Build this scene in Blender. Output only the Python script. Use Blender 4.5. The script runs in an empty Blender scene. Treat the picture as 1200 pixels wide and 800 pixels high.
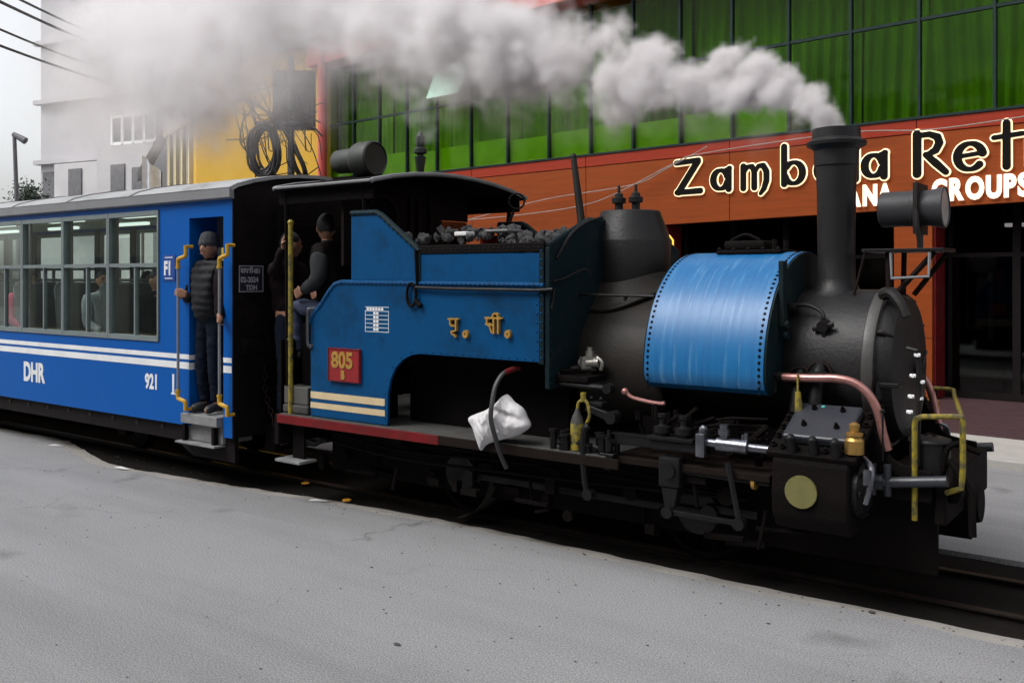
import bpy, bmesh, math, random
from mathutils import Vector, Matrix, noise
import numpy as np
random.seed(7)
R = math.radians
PI = math.pi
S = bpy.context.scene
C = S.collection

# ---------------------------------------------------------------- camera, sky, sun, exposure
cd = bpy.data.cameras.new('camera'); cam = bpy.data.objects.new('camera', cd); C.objects.link(cam)
cam.location = (0, -5.94, 1.8); cam.rotation_euler = (R(90), 0, R(36.8))
cd.sensor_width = 36; cd.lens = 33; cd.shift_y = -74 / 1200; cd.clip_end = 2000; cd.clip_start = 0.05
S.camera = cam
w = bpy.data.worlds.new('World'); S.world = w; w.use_nodes = True
wn = w.node_tree; bg = wn.nodes['Background']
sk = wn.nodes.new('ShaderNodeTexSky'); sk.sky_type = 'NISHITA'; sk.sun_disc = False
sk.sun_elevation = R(52); sk.sun_rotation = R(215); sk.air_density = 1.0; sk.dust_density = 4.0; sk.ozone_density = 1.0
hs = wn.nodes.new('ShaderNodeHueSaturation'); hs.inputs['Saturation'].default_value = 0.16
wn.links.new(sk.outputs[0], hs.inputs['Color']); wn.links.new(hs.outputs[0], bg.inputs['Color'])
bg.inputs['Strength'].default_value = 0.15
sd = bpy.data.lights.new('sun', 'SUN'); sd.energy = 0.8; sd.angle = R(25); sd.color = (1, .97, .93)
sun = bpy.data.objects.new('sun', sd); C.objects.link(sun)
# the sun stands 52 degrees up, behind the camera over its left shoulder
sv = Vector((math.sin(R(215)) * math.cos(R(52)), math.cos(R(215)) * math.cos(R(52)), math.sin(R(52))))
sun.rotation_euler = sv.to_track_quat('Z', 'Y').to_euler()
S.view_settings.view_transform = 'Standard'; S.view_settings.look = 'None'
S.view_settings.exposure = 0.7; S.view_settings.gamma = 1.0
S.cycles.max_bounces = 7; S.cycles.transparent_max_bounces = 12; S.cycles.volume_bounces = 4
S.cycles.volume_step_rate = 1.0; S.cycles.volume_max_steps = 256
S.cycles.use_denoising = True

# ---------------------------------------------------------------- helpers
class MB:
    """collects geometry that becomes one mesh object"""
    def __init__(s): s.bm = bmesh.new()
    def box(s, x0, x1, y0, y1, z0, z1, bev=0, mat=None):
        b = bmesh.new(); bmesh.ops.create_cube(b, size=1)
        for v in b.verts: v.co = Vector(((x0 + x1) / 2 + v.co.x * (x1 - x0), (y0 + y1) / 2 + v.co.y * (y1 - y0), (z0 + z1) / 2 + v.co.z * (z1 - z0)))
        if bev: bmesh.ops.bevel(b, geom=list(b.edges), offset=bev, segments=2, affect='EDGES', profile=.5)
        return s.add(b, mat)
    def add(s, b, mat=None):
        if mat is not None: b.transform(mat)
        me = bpy.data.meshes.new('t'); b.to_mesh(me); b.free(); s.bm.from_mesh(me); bpy.data.meshes.remove(me); return s
    def addmesh(s, me, mat=None):
        b = bmesh.new(); b.from_mesh(me); return s.add(b, mat)
    def cyl(s, p0, p1, r0, r1=None, seg=20, caps=True):
        p0, p1 = Vector(p0), Vector(p1); r1 = r0 if r1 is None else r1
        d = p1 - p0; b = bmesh.new()
        bmesh.ops.create_cone(b, cap_ends=caps, segments=seg, radius1=r0, radius2=r1, depth=d.length)
        q = d.to_track_quat('Z', 'Y').to_matrix().to_4x4()
        return s.add(b, Matrix.Translation((p0 + p1) / 2) @ q)
    def sph(s, c, r, seg=14, sc=(1, 1, 1), mat=None):
        b = bmesh.new(); bmesh.ops.create_uvsphere(b, u_segments=seg, v_segments=max(6, seg // 2 + 1), radius=r)
        m = Matrix.Translation(c) @ Matrix.Diagonal((*sc, 1))
        return s.add(b, m if mat is None else mat @ m)
    def tube(s, pts, r, seg=8, closed=False, smooth=0):
        pts = [Vector(p) for p in pts]
        if smooth: pts = catmull(pts, smooth, closed)
        n = len(pts); rr = r if hasattr(r, '__len__') else [r] * n
        if len(rr) != n: rr = [rr[0] + (rr[-1] - rr[0]) * i / (n - 1) for i in range(n)]
        bm = s.bm; rings = []; up = None
        for i, p in enumerate(pts):
            a = pts[i - 1] if (i or closed) else p; c = pts[(i + 1) % n] if (i < n - 1 or closed) else p
            t = (c - a)
            t = t.normalized() if t.length > 1e-9 else Vector((0, 0, 1))
            if up is None: up = t.orthogonal().normalized()
            up = (up - t * up.dot(t)); up = up.normalized() if up.length > 1e-6 else t.orthogonal().normalized()
            sd = t.cross(up)
            rings.append([bm.verts.new(p + (up * math.cos(2 * PI * k / seg) + sd * math.sin(2 * PI * k / seg)) * rr[i]) for k in range(seg)])
        for i in range(n if closed else n - 1):
            A, B = rings[i], rings[(i + 1) % n]
            for k in range(seg): bm.faces.new((A[k], A[(k + 1) % seg], B[(k + 1) % seg], B[k]))
        if not closed:
            bm.faces.new(rings[0][::-1]); bm.faces.new(rings[-1])
        return s
    def lathe(s, prof, base=(0, 0, 0), axis='Z', seg=28, a0=0, a1=2 * PI):
        """prof: (radius, height) pairs from bottom to top round an axis through base"""
        bm = s.bm; base = Vector(base); full = abs(a1 - a0 - 2 * PI) < 1e-6; cols = []
        for k in range(seg if full else seg + 1):
            a = a0 + (a1 - a0) * k / seg; col = []
            for r, h in prof:
                u, v = r * math.cos(a), r * math.sin(a)
                col.append(bm.verts.new(base + {'Z': Vector((u, v, h)), 'X': Vector((h, u, v)), 'Y': Vector((v, h, u))}[axis]))
            cols.append(col)
        m = len(cols)
        for k in range(m if full else m - 1):
            A, B = cols[k], cols[(k + 1) % m]
            for i in range(len(prof) - 1):
                try: bm.faces.new((A[i], B[i], B[i + 1], A[i + 1]))
                except ValueError: pass
        return s
    def prism(s, poly, d0, d1, plane='XZ', bev=0):
        """a 2D outline pushed from d0 to d1 along the third axis"""
        b = bmesh.new()
        f = {'XZ': lambda u, v, d: (u, d, v), 'YZ': lambda u, v, d: (d, u, v), 'XY': lambda u, v, d: (u, v, d)}[plane]
        A = [b.verts.new(f(u, v, d0)) for u, v in poly]; B = [b.verts.new(f(u, v, d1)) for u, v in poly]
        b.faces.new(A); b.faces.new(B[::-1]); n = len(poly)
        for i in range(n): b.faces.new((A[i], B[i], B[(i + 1) % n], A[(i + 1) % n]))
        bmesh.ops.recalc_face_normals(b, faces=b.faces)
        if bev: bmesh.ops.bevel(b, geom=list(b.edges), offset=bev, segments=1, affect='EDGES')
        return s.add(b)
    def sheet(s, f, nu, nv):
        """grid surface from f(u, v) with u, v in 0..1"""
        g = [[s.bm.verts.new(f(i / nu, j / nv)) for j in range(nv + 1)] for i in range(nu + 1)]
        for i in range(nu):
            for j in range(nv): s.bm.faces.new((g[i][j], g[i + 1][j], g[i + 1][j + 1], g[i][j + 1]))
        return s
    def build(s, name, mat, parent=None, smooth=35, tidy=True):
        bm = s.bm
        if tidy: bmesh.ops.remove_doubles(bm, verts=bm.verts, dist=1e-5)
        bmesh.ops.recalc_face_normals(bm, faces=bm.faces)
        me = bpy.data.meshes.new(name); bm.to_mesh(me); bm.free()
        return link(name, me, mat, parent, smooth)

def link(name, me, mat, parent=None, smooth=35):
    if smooth:
        me.shade_smooth(); me.set_sharp_from_angle(angle=R(smooth))
    me.materials.clear(); me.materials.append(mat)
    o = bpy.data.objects.new(name, me); C.objects.link(o)
    if parent is not None: attach(o, parent)
    return o
def attach(o, parent):
    o.parent = parent
    if parent.type == 'EMPTY': o.matrix_parent_inverse = (Matrix.LocRotScale(parent.location, parent.rotation_euler, parent.scale)).inverted()
def tag(o, label=None, cat=None, group=None, kind=None):
    if label: o['label'] = label
    if cat: o['category'] = cat
    if group: o['group'] = group
    if kind: o['kind'] = kind
    return o
def thing(name, loc, label, cat, group=None):
    o = bpy.data.objects.new(name, None); C.objects.link(o); o.location = loc; o.empty_display_size = .1
    return tag(o, label, cat, group)
def stuffpart(o): o['kind'] = 'stuff'; return o
def catmull(P, k=6, closed=False):
    n = len(P); out = []
    for i in range(n if closed else n - 1):
        a, b, c, d = (P[(i - 1) % n] if (i or closed) else P[0] * 2 - P[1]), P[i], P[(i + 1) % n], (P[(i + 2) % n] if (i + 2 < n or closed) else P[-1] * 2 - P[-2])
        for j in range(k):
            t = j / k
            out.append(.5 * (2 * b + (c - a) * t + (2 * a - 5 * b + 4 * c - d) * t * t + (3 * b - a - 3 * c + d) * t ** 3))
    if not closed: out.append(P[-1])
    return out
def sag(p0, p1, s, n=16):
    p0, p1 = Vector(p0), Vector(p1)
    return [p0.lerp(p1, i / n) - Vector((0, 0, s * 4 * (i / n) * (1 - i / n))) for i in range(n + 1)]
def rivets(pts, nrm, r=.008, seg=6, h=.5):
    """round heads standing proud of a surface, all in one mesh"""
    m = MB(); bm = m.bm
    for p, n in zip(pts, nrm):
        p, n = Vector(p), Vector(n).normalized(); u = n.orthogonal().normalized(); v = n.cross(u)
        a = [bm.verts.new(p + (u * math.cos(2 * PI * k / seg) + v * math.sin(2 * PI * k / seg)) * r) for k in range(seg)]
        b = [bm.verts.new(p + (u * math.cos(2 * PI * k / seg) + v * math.sin(2 * PI * k / seg)) * r * .62 + n * r * h) for k in range(seg)]
        t = bm.verts.new(p + n * r * h * 1.35)
        for k in range(seg):
            bm.faces.new((a[k], a[(k + 1) % seg], b[(k + 1) % seg], b[k])); bm.faces.new((b[k], b[(k + 1) % seg], t))
    return m
def line_pts(p0, p1, n): return [Vector(p0).lerp(Vector(p1), (i + .5) / n) for i in range(n)]

# ---------------------------------------------------------------- lettering
def text_mesh(body, size=1, ex=.002, offset=0, sx=1, spacing=1, align='LEFT'):
    cu = bpy.data.curves.new('txt', 'FONT'); cu.body = body; cu.size = size; cu.extrude = ex; cu.offset = offset
    cu.space_character = spacing; cu.align_x = align; cu.resolution_u = 4
    o = bpy.data.objects.new('txt', cu); C.objects.link(o)
    dg = bpy.context.evaluated_depsgraph_get(); dg.update()
    me = bpy.data.meshes.new_from_object(o.evaluated_get(dg)); bpy.data.objects.remove(o); bpy.data.curves.remove(cu)
    me.transform(Matrix.Diagonal((sx, 1, 1, 1))); return me
def contour_mesh(strokes, grow=0.0, ex=.01, res=.012, lim=None):
    """solid letters: union of fat strokes [(points, half-width or list)], outlined by marching squares"""
    segs = []
    for pts, wd in strokes:
        n = len(pts); ws = wd if hasattr(wd, '__len__') else [wd] * n
        for i in range(n - 1): segs.append((*pts[i], *pts[i + 1], ws[i], ws[i + 1]))
    S_ = np.array(segs); mw = S_[:, 4:].max() + grow + 3 * res
    x0, x1 = S_[:, [0, 2]].min() - mw, S_[:, [0, 2]].max() + mw; y0, y1 = S_[:, [1, 3]].min() - mw, S_[:, [1, 3]].max() + mw
    nx, ny = int((x1 - x0) / res) + 2, int((y1 - y0) / res) + 2
    X, Y = np.meshgrid(x0 + np.arange(nx) * res, y0 + np.arange(ny) * res)
    D = np.full(X.shape, 9.0)
    for ax, ay, bx, by, wa, wb in segs:
        dx, dy = bx - ax, by - ay; L = dx * dx + dy * dy + 1e-12
        t = np.clip(((X - ax) * dx + (Y - ay) * dy) / L, 0, 1)
        D = np.minimum(D, np.hypot(X - ax - t * dx, Y - ay - t * dy) - (wa + (wb - wa) * t))
    D -= grow; D[D == 0] = 1e-6
    ins = D < 0; nxt = {}
    def P(i, j, k):   # crossing on edge k of cell (i,j): keyed by grid edge
        if k == 0: return ('h', i, j)
        if k == 1: return ('v', i + 1, j)
        if k == 2: return ('h', i, j + 1)
        return ('v', i, j)
    T = {1: [(3, 0)], 2: [(0, 1)], 3: [(3, 1)], 4: [(1, 2)], 5: [(3, 2), (1, 0)], 6: [(0, 2)], 7: [(3, 2)], 8: [(2, 3)], 9: [(2, 0)], 10: [(0, 3), (2, 1)], 11: [(2, 1)], 12: [(1, 3)], 13: [(1, 0)], 14: [(0, 3)]}
    code = ins[:-1, :-1] * 1 + ins[:-1, 1:] * 2 + ins[1:, 1:] * 4 + ins[1:, :-1] * 8
    for j, i in zip(*np.nonzero((code > 0) & (code < 15))):
        for a, b in T[int(code[j, i])]: nxt[P(i, j, a)] = P(i, j, b)
    def xy(k):
        t, i, j = k
        if t == 'h':
            a, b = D[j, i], D[j, i + 1]; return (x0 + (i + a / (a - b)) * res, y0 + j * res)
        a, b = D[j, i], D[j + 1, i]; return (x0 + i * res, y0 + (j + a / (a - b)) * res)
    loops = []
    while nxt:
        k0 = next(iter(nxt)); lp = []; k = k0
        while k in nxt: lp.append(xy(k)); k = nxt.pop(k)
        if len(lp) > 5: loops.append(lp[::1])
    cu = bpy.data.curves.new('g', 'CURVE'); cu.dimensions = '2D'; cu.fill_mode = 'BOTH'; cu.extrude = ex
    for lp in loops:
        lp = [p for q, p in enumerate(lp) if q % 2 == 0] if len(lp) > 24 else lp
        sp = cu.splines.new('POLY'); sp.points.add(len(lp) - 1); sp.use_cyclic_u = True
        for q, (a, b) in enumerate(lp): sp.points[q].co = (a, b, 0, 1)
    o = bpy.data.objects.new('g', cu); C.objects.link(o)
    dg = bpy.context.evaluated_depsgraph_get(); dg.update()
    me = bpy.data.meshes.new_from_object(o.evaluated_get(dg)); bpy.data.objects.remove(o); bpy.data.curves.remove(cu)
    return me
def arc(cx, cy, rx, ry, a0, a1, n=18): return [(cx + rx * math.cos(R(a0 + (a1 - a0) * i / n)), cy + ry * math.sin(R(a0 + (a1 - a0) * i / n))) for i in range(n + 1)]
def frame(org, u, v):
    """matrix that stands a flat XY design up: its x runs along u, its y along v"""
    u, v = Vector(u).normalized(), Vector(v).normalized(); n = u.cross(v)
    return Matrix(((u.x, v.x, n.x, org[0]), (u.y, v.y, n.y, org[1]), (u.z, v.z, n.z, org[2]), (0, 0, 0, 1)))

# ---------------------------------------------------------------- materials
def nd(nt, t, **kw):
    n = nt.nodes.new(t)
    for k, v in kw.items():
        if k in n.inputs.keys(): n.inputs[k].default_value = v
        else: setattr(n, k, v)
    return n
def mat(name, col, rough=.5, metal=0, col2=None, nscale=4, amt=.6, bump=.15, bscale=60, spec=.5, rvar=.15, stretch=(1, 1, 1), detail=6, coat=0, thr=(.38, .68), dirt_or_sheen=None, dscale=2, dthr=(.52, .72)):
    """painted or raw surface: two colours mixed by noise, an optional third that lies over it in patches, fine relief, uneven gloss"""
    m = bpy.data.materials.new(name); m.use_nodes = True; nt = m.node_tree; L = nt.links.new
    b = nt.nodes['Principled BSDF']
    b.inputs['Metallic'].default_value = metal; b.inputs['Specular IOR Level'].default_value = spec
    if coat: b.inputs['Coat Weight'].default_value = coat; b.inputs['Coat Roughness'].default_value = .2
    tc = nd(nt, 'ShaderNodeTexCoord'); mp = nd(nt, 'ShaderNodeMapping'); mp.inputs['Scale'].default_value = stretch
    L(tc.outputs['Object'], mp.inputs['Vector'])
    n1 = nd(nt, 'ShaderNodeTexNoise', Scale=nscale, Detail=detail, Roughness=.62); L(mp.outputs[0], n1.inputs['Vector'])
    mr = nd(nt, 'ShaderNodeMapRange'); mr.inputs[1].default_value = thr[0]; mr.inputs[2].default_value = thr[1]; mr.inputs[4].default_value = amt
    L(n1.outputs[0], mr.inputs[0])
    mx = nd(nt, 'ShaderNodeMix', data_type='RGBA'); c2 = col2 or tuple(c * .55 for c in col)
    mx.inputs[6].default_value = (*col, 1); mx.inputs[7].default_value = (*c2, 1); L(mr.outputs[0], mx.inputs[0])
    out = mx.outputs[2]
    if dirt_or_sheen:
        n3 = nd(nt, 'ShaderNodeTexNoise', Scale=dscale, Detail=8, Roughness=.7); L(mp.outputs[0], n3.inputs['Vector'])
        m3 = nd(nt, 'ShaderNodeMapRange'); m3.inputs[1].default_value = dthr[0]; m3.inputs[2].default_value = dthr[1]; m3.inputs[4].default_value = .85; L(n3.outputs[0], m3.inputs[0])
        x3 = nd(nt, 'ShaderNodeMix', data_type='RGBA'); x3.inputs[7].default_value = (*dirt_or_sheen, 1); L(out, x3.inputs[6]); L(m3.outputs[0], x3.inputs[0]); out = x3.outputs[2]
    L(out, b.inputs['Base Color'])
    n2 = nd(nt, 'ShaderNodeTexNoise', Scale=bscale, Detail=4, Roughness=.6); L(mp.outputs[0], n2.inputs['Vector'])
    r2 = nd(nt, 'ShaderNodeMapRange'); r2.inputs[3].default_value = max(.03, rough - rvar); r2.inputs[4].default_value = min(1, rough + rvar); L(n1.outputs[0], r2.inputs[0]); L(r2.outputs[0], b.inputs['Roughness'])
    if bump:
        bp = nd(nt, 'ShaderNodeBump', Strength=bump, Distance=.01); L(n2.outputs[0], bp.inputs['Height']); L(bp.outputs[0], b.inputs['Normal'])
    return m
def emat(name, col, st):
    m = bpy.data.materials.new(name); m.use_nodes = True; b = m.node_tree.nodes['Principled BSDF']
    b.inputs['Base Color'].default_value = (*col, 1); b.inputs['Emission Color'].default_value = (*col, 1); b.inputs['Emission Strength'].default_value = st
    return m
def glass(name, tint, rough=.03, bump=0, refl=1.5, mixmin=.0):
    """window pane: tinted light passes through, the sky and street reflect off it"""
    m = bpy.data.materials.new(name); m.use_nodes = True; nt = m.node_tree; L = nt.links.new
    nt.nodes.remove(nt.nodes['Principled BSDF']); out = nt.nodes['Material Output']
    tr = nd(nt, 'ShaderNodeBsdfTransparent'); tr.inputs[0].default_value = (*tint, 1)
    gl = nd(nt, 'ShaderNodeBsdfGlossy', Roughness=rough); gl.inputs[0].default_value = (.9, .95, .92, 1)
    # Schlick reflectance, the same from both faces of the pane
    ge = nd(nt, 'ShaderNodeNewGeometry'); dt = nd(nt, 'ShaderNodeVectorMath', operation='DOT_PRODUCT'); L(ge.outputs['Normal'], dt.inputs[0]); L(ge.outputs['Incoming'], dt.inputs[1])
    ab = nd(nt, 'ShaderNodeMath', operation='ABSOLUTE'); L(dt.outputs['Value'], ab.inputs[0]); om = nd(nt, 'ShaderNodeMath', operation='SUBTRACT'); om.inputs[0].default_value = 1; L(ab.outputs[0], om.inputs[1])
    pw = nd(nt, 'ShaderNodeMath', operation='POWER'); L(om.outputs[0], pw.inputs[0]); pw.inputs[1].default_value = 5
    f0 = ((refl - 1) / (refl + 1)) ** 2 + mixmin; ml = nd(nt, 'ShaderNodeMath', operation='MULTIPLY_ADD', use_clamp=True); L(pw.outputs[0], ml.inputs[0]); ml.inputs[1].default_value = 1 - f0; ml.inputs[2].default_value = f0
    mx = nd(nt, 'ShaderNodeMixShader'); L(ml.outputs[0], mx.inputs[0]); L(tr.outputs[0], mx.inputs[1]); L(gl.outputs[0], mx.inputs[2]); L(mx.outputs[0], out.inputs[0])
    if bump:
        tc = nd(nt, 'ShaderNodeTexCoord'); n = nd(nt, 'ShaderNodeTexNoise', Scale=1.6, Detail=2); L(tc.outputs['Object'], n.inputs['Vector'])
        bp = nd(nt, 'ShaderNodeBump', Strength=bump, Distance=.05); L(n.outputs[0], bp.inputs['Height']); L(bp.outputs[0], gl.inputs['Normal'])
    return m

M = {}
M['loco_blue'] = mat('loco_blue_paint', (.001, .060, .175), .45, spec=.14, col2=(.001, .045, .13), nscale=2.2, bump=.06, bscale=90, dirt_or_sheen=(.004, .018, .034), dscale=2.3, dthr=(.50, .74), rvar=.08)
M['tank_blue'] = mat('tank_blue_paint', (.012, .135, .33), .36, spec=.4, col2=(.007, .095, .27), nscale=3, bump=.1, bscale=26, stretch=(9, 1, .5), dirt_or_sheen=(.11, .27, .44), dscale=2.9, dthr=(.54, .72), rvar=.1, amt=.8)  # pale streaks put the tank's sheen into its weathered colour
M['teal'] = mat('dark_teal_paint', (.003, .013, .017), .6, spec=.12, col2=(.012, .02, .022), nscale=3, dirt_or_sheen=(.03, .028, .025), dscale=4)
M['coach_blue'] = mat('coach_blue_paint', (.001, .082, .345), .42, spec=.13, col2=(.001, .092, .385), nscale=.8, bump=.04, bscale=30, dirt_or_sheen=(.02, .06, .2), dscale=1.3, dthr=(.6, .85), rvar=.06)
M['white'] = mat('white_paint', (.78, .79, .8), .5, col2=(.6, .62, .64), nscale=5)
M['cream'] = mat('cream_paint', (.62, .5, .3), .5, col2=(.45, .34, .2), nscale=7)
M['black'] = mat('black_paint', (.007, .007, .007), .5, spec=.25, col2=(.022, .018, .016), nscale=4, bump=.2)
M['smokebox'] = mat('smokebox_black', (.011, .011, .0125), .45, spec=.28, col2=(.018, .0165, .016), nscale=3, bump=.25, bscale=45, dirt_or_sheen=(.034, .030, .026), dscale=5, dthr=(.6, .8))
M['firebox'] = mat('firebox_brown_black', (.013, .011, .0095), .5, spec=.22, col2=(.022, .018, .0145), nscale=2.5, bump=.2, bscale=40, dirt_or_sheen=(.05, .04, .03), dscale=4, dthr=(.58, .8))
M['soot'] = mat('sooty_iron', (.0035, .003, .003), .85, spec=.06, col2=(.007, .005, .005), nscale=5, bump=.5)
M['frame'] = mat('dark_frame_iron', (.0045, .0035, .0035), .7, spec=.07, col2=(.009, .006, .0055), nscale=6, bump=.4)
M['grey_iron'] = mat('grey_iron', (.010, .0098, .011), .42, metal=.1, spec=.22, col2=(.004, .0038, .0038), nscale=8, bump=.3)
M['lid_grey'] = mat('blue_grey_iron', (.026, .029, .038), .38, col2=(.028, .03, .036), nscale=6, bump=.2)
M['steel'] = mat('oily_steel', (.20, .21, .24), .3, metal=.9, col2=(.07, .065, .065), nscale=12)
M['brass'] = mat('worn_brass', (.5, .3, .09), .4, metal=.8, col2=(.25, .15, .05), nscale=15)
M['gold'] = mat('gold_paint', (.45, .26, .05), .5, metal=.3, col2=(.25, .13, .03), nscale=25)
M['copper'] = mat('pinkish_copper', (.48, .24, .22), .36, metal=.75, col2=(.3, .13, .11), nscale=14)
M['red'] = mat('dull_red_paint', (.15, .008, .010), .55, spec=.18, col2=(.06, .006, .007), nscale=5, dirt_or_sheen=(.07, .03, .025), dscale=3)
M['plate_red'] = mat('number_plate_red', (.26, .012, .016), .42, col2=(.18, .008, .012), nscale=9)
M['dust'] = mat('dusty_footplate', (.05, .05, .047), .8, col2=(.025, .024, .022), nscale=6, bump=.5, dirt_or_sheen=(.14, .13, .12), dscale=5, dthr=(.6, .8))
M['rustplate'] = mat('rusty_footplate', (.012, .0075, .006), .75, spec=.1, col2=(.008, .0055, .005), nscale=6, bump=.4)
M['yellow'] = mat('yellow_paint', (.55, .32, .02), .45, col2=(.38, .2, .02), nscale=10)
M['wornyellow'] = mat('worn_yellow_pipe', (.26, .20, .015), .5, col2=(.05, .05, .03), nscale=22, amt=.9, thr=(.45, .62))
M['olive'] = mat('olive_cover', (.15, .14, .045), .55, col2=(.10, .095, .03), nscale=8)
M['coal'] = mat('coal', (.03, .03, .033), .35, col2=(.07, .07, .075), nscale=9, bump=.8, bscale=30)
M['grey_pipe'] = mat('grey_pipe', (.3, .31, .33), .35, metal=.4, col2=(.2, .2, .2), nscale=10)
M['roof_grey'] = mat('roof_grey', (.32, .33, .34), .5, col2=(.22, .225, .23), nscale=2, dirt_or_sheen=(.12, .12, .12), dscale=2)
M['gutter'] = mat('gutter_grey', (.2, .205, .215), .45, col2=(.15, .15, .155), nscale=3)
M['win_frame'] = mat('grey_window_frame', (.19, .23, .235), .45, metal=.2, col2=(.14, .17, .17), nscale=6)
M['end_black'] = mat('coach_end_black', (.006, .0045, .005), .65, spec=.12, col2=(.010, .007, .007), nscale=2, bump=.25, dirt_or_sheen=(.016, .012, .011), dscale=3)
M['interior'] = mat('coach_interior_lining', (.62, .68, .64), .7, col2=(.52, .58, .54), nscale=3)
M['seat'] = mat('grey_seat_cloth', (.055, .063, .063), .85, col2=(.038, .044, .044), nscale=20)
M['step'] = mat('worn_step', (.22, .225, .23), .6, col2=(.12, .12, .12), nscale=10, bump=.4)
M['dark_sign'] = mat('dark_notice', (.015, .016, .03), .5)
M['sign_text'] = mat('greyish_lettering', (.42, .42, .46), .6, col2=(.25, .25, .28), nscale=40)
M['coach_glass'] = glass('coach_window_glass', (.92, .97, .94), .02, refl=1.30, mixmin=.05)
M['dark_glass'] = glass('shop_front_glass', (.30, .32, .33), .04, refl=1.45)
M['green_glass'] = glass('green_facade_glass', (.72, .90, .33), .10, bump=.25, refl=1.16)
M['pale_glass'] = mat('pale_green_vent_glass', (.32, .55, .42), .25, col2=(.28, .5, .38))
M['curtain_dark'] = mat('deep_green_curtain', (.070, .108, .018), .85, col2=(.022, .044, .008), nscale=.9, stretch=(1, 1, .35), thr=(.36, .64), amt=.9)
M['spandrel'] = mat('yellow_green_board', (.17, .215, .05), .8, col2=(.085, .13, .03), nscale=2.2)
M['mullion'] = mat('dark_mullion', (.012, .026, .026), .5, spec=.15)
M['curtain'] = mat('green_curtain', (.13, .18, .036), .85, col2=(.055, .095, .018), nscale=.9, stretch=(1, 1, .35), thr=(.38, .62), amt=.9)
M['orange'] = mat('orange_wood_cladding', (.235, .050, .010), .5, spec=.12, col2=(.14, .027, .006), nscale=2.2, stretch=(.6, .6, 16), bump=.06, bscale=12, dirt_or_sheen=(.29, .058, .012), dscale=1.1)
M['orange_red'] = mat('red_wood_cladding', (.27, .032, .014), .5, spec=.12, col2=(.19, .020, .011), nscale=2.2, stretch=(.6, .6, 16), bump=.06, bscale=12)
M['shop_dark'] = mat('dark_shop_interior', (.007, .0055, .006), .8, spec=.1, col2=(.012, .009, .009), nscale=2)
M['shop_maroon'] = mat('maroon_floor_tile', (.075, .04, .045), .35, col2=(.05, .03, .032), nscale=6)
M['kerb'] = mat('pale_kerb_concrete', (.36, .345, .32), .8, col2=(.28, .27, .25), nscale=4, bump=.3)
M['yellow_wall'] = mat('yellow_plaster', (.62, .37, .03), .8, col2=(.55, .31, .03), nscale=1.2, bump=.2, bscale=20, dirt_or_sheen=(.44, .25, .05), dscale=.7, dthr=(.55, .8))
M['cream_trim'] = mat('cream_window_trim', (.6, .52, .32), .7, col2=(.5, .42, .25))
M['grey_wall'] = mat('grey_render', (.44, .43, .45), .85, col2=(.39, .38, .40), nscale=.4, bump=.2, bscale=8, dirt_or_sheen=(.27, .26, .28), dscale=.25)
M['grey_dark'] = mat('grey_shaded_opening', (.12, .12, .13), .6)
M['pole_red'] = mat('red_column_paint', (.50, .07, .055), .5, col2=(.4, .05, .045), nscale=2)
M['pole_grey'] = mat('grey_steel_pole', (.11, .11, .125), .5, metal=.3, col2=(.08, .08, .085))
M['cable'] = mat('black_cable', (.012, .012, .014), .6)
M['palewire'] = mat('pale_wire', (.3, .27, .25), .6)
M['junction'] = mat('dark_junction_box', (.045, .028, .034), .7, col2=(.025, .018, .022), nscale=4)
M['skin'] = mat('skin', (.34, .17, .10), .55, col2=(.28, .13, .08), nscale=6, bump=.05)
M['hair'] = mat('black_hair', (.012, .01, .01), .6)
M['jacket'] = mat('charcoal_quilted_cloth', (.011, .012, .0145), .65, spec=.2, col2=(.007, .0075, .009), nscale=9)
M['sleeve'] = mat('dark_maroon_cloth', (.008, .0045, .0065), .8, spec=.1)
M['beanie'] = mat('grey_knit', (.045, .047, .054), .95, col2=(.03, .031, .036), nscale=60, bump=.6, bscale=120)
M['jeans'] = mat('dark_denim', (.007, .011, .022), .9, spec=.1, col2=(.004, .006, .012), nscale=18)
M['bluejeans'] = mat('blue_denim', (.03, .04, .085), .85, col2=(.02, .026, .055), nscale=18)
M['shoe'] = mat('dark_shoe', (.02, .019, .02), .5)
M['darkcoat'] = mat('dark_brown_coat', (.007, .0045, .005), .8, spec=.1)
M['greyvest'] = mat('grey_vest', (.03, .034, .037), .8, spec=.15)
M['magenta'] = mat('magenta_cloth', (.62, .03, .12), .8)
M['palecloth'] = mat('pale_grey_cloth', (.5, .52, .56), .8)
M['eye'] = mat('dark_eye', (.01, .008, .008), .2)
M['lip'] = mat('lips', (.22, .08, .06), .5)
M['sack'] = mat('white_woven_sack', (.62, .61, .62), .6, col2=(.5, .49, .5), nscale=7, bump=.5, bscale=130, dirt_or_sheen=(.36, .3, .29), dscale=5, dthr=(.55, .75))
M['hose'] = mat('dark_rubber_hose', (.03, .028, .03), .45)
M['asphalt'] = mat('smooth_grey_road', (.238, .238, .246), .75, col2=(.212, .212, .218), nscale=.5, bump=.5, bscale=150, dirt_or_sheen=(.195, .195, .20), dscale=.45, dthr=(.50, .8), rvar=.1)
M['trackbed'] = mat('black_oily_track_bed', (.009, .008, .0075), .95, spec=.05, col2=(.016, .014, .012), nscale=4, bump=.9, bscale=25)
M['roadedge'] = mat('pale_crumbled_concrete_edge', (.30, .285, .26), .85, col2=(.22, .21, .2), nscale=4, bump=.4, bscale=40)
M['rail'] = mat('rail_steel', (.022, .018, .016), .5, metal=.3, spec=.2, col2=(.012, .009, .008), nscale=9)
M['sleeper'] = mat('dark_timber', (.011, .009, .0075), .9, spec=.05)
M['paper'] = mat('scrap_paper', (.72, .72, .72), .7)
M['petal'] = mat('orange_petal', (.6, .28, .02), .7)
M['speck'] = mat('dark_grit', (.06, .06, .06), .8)
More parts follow.
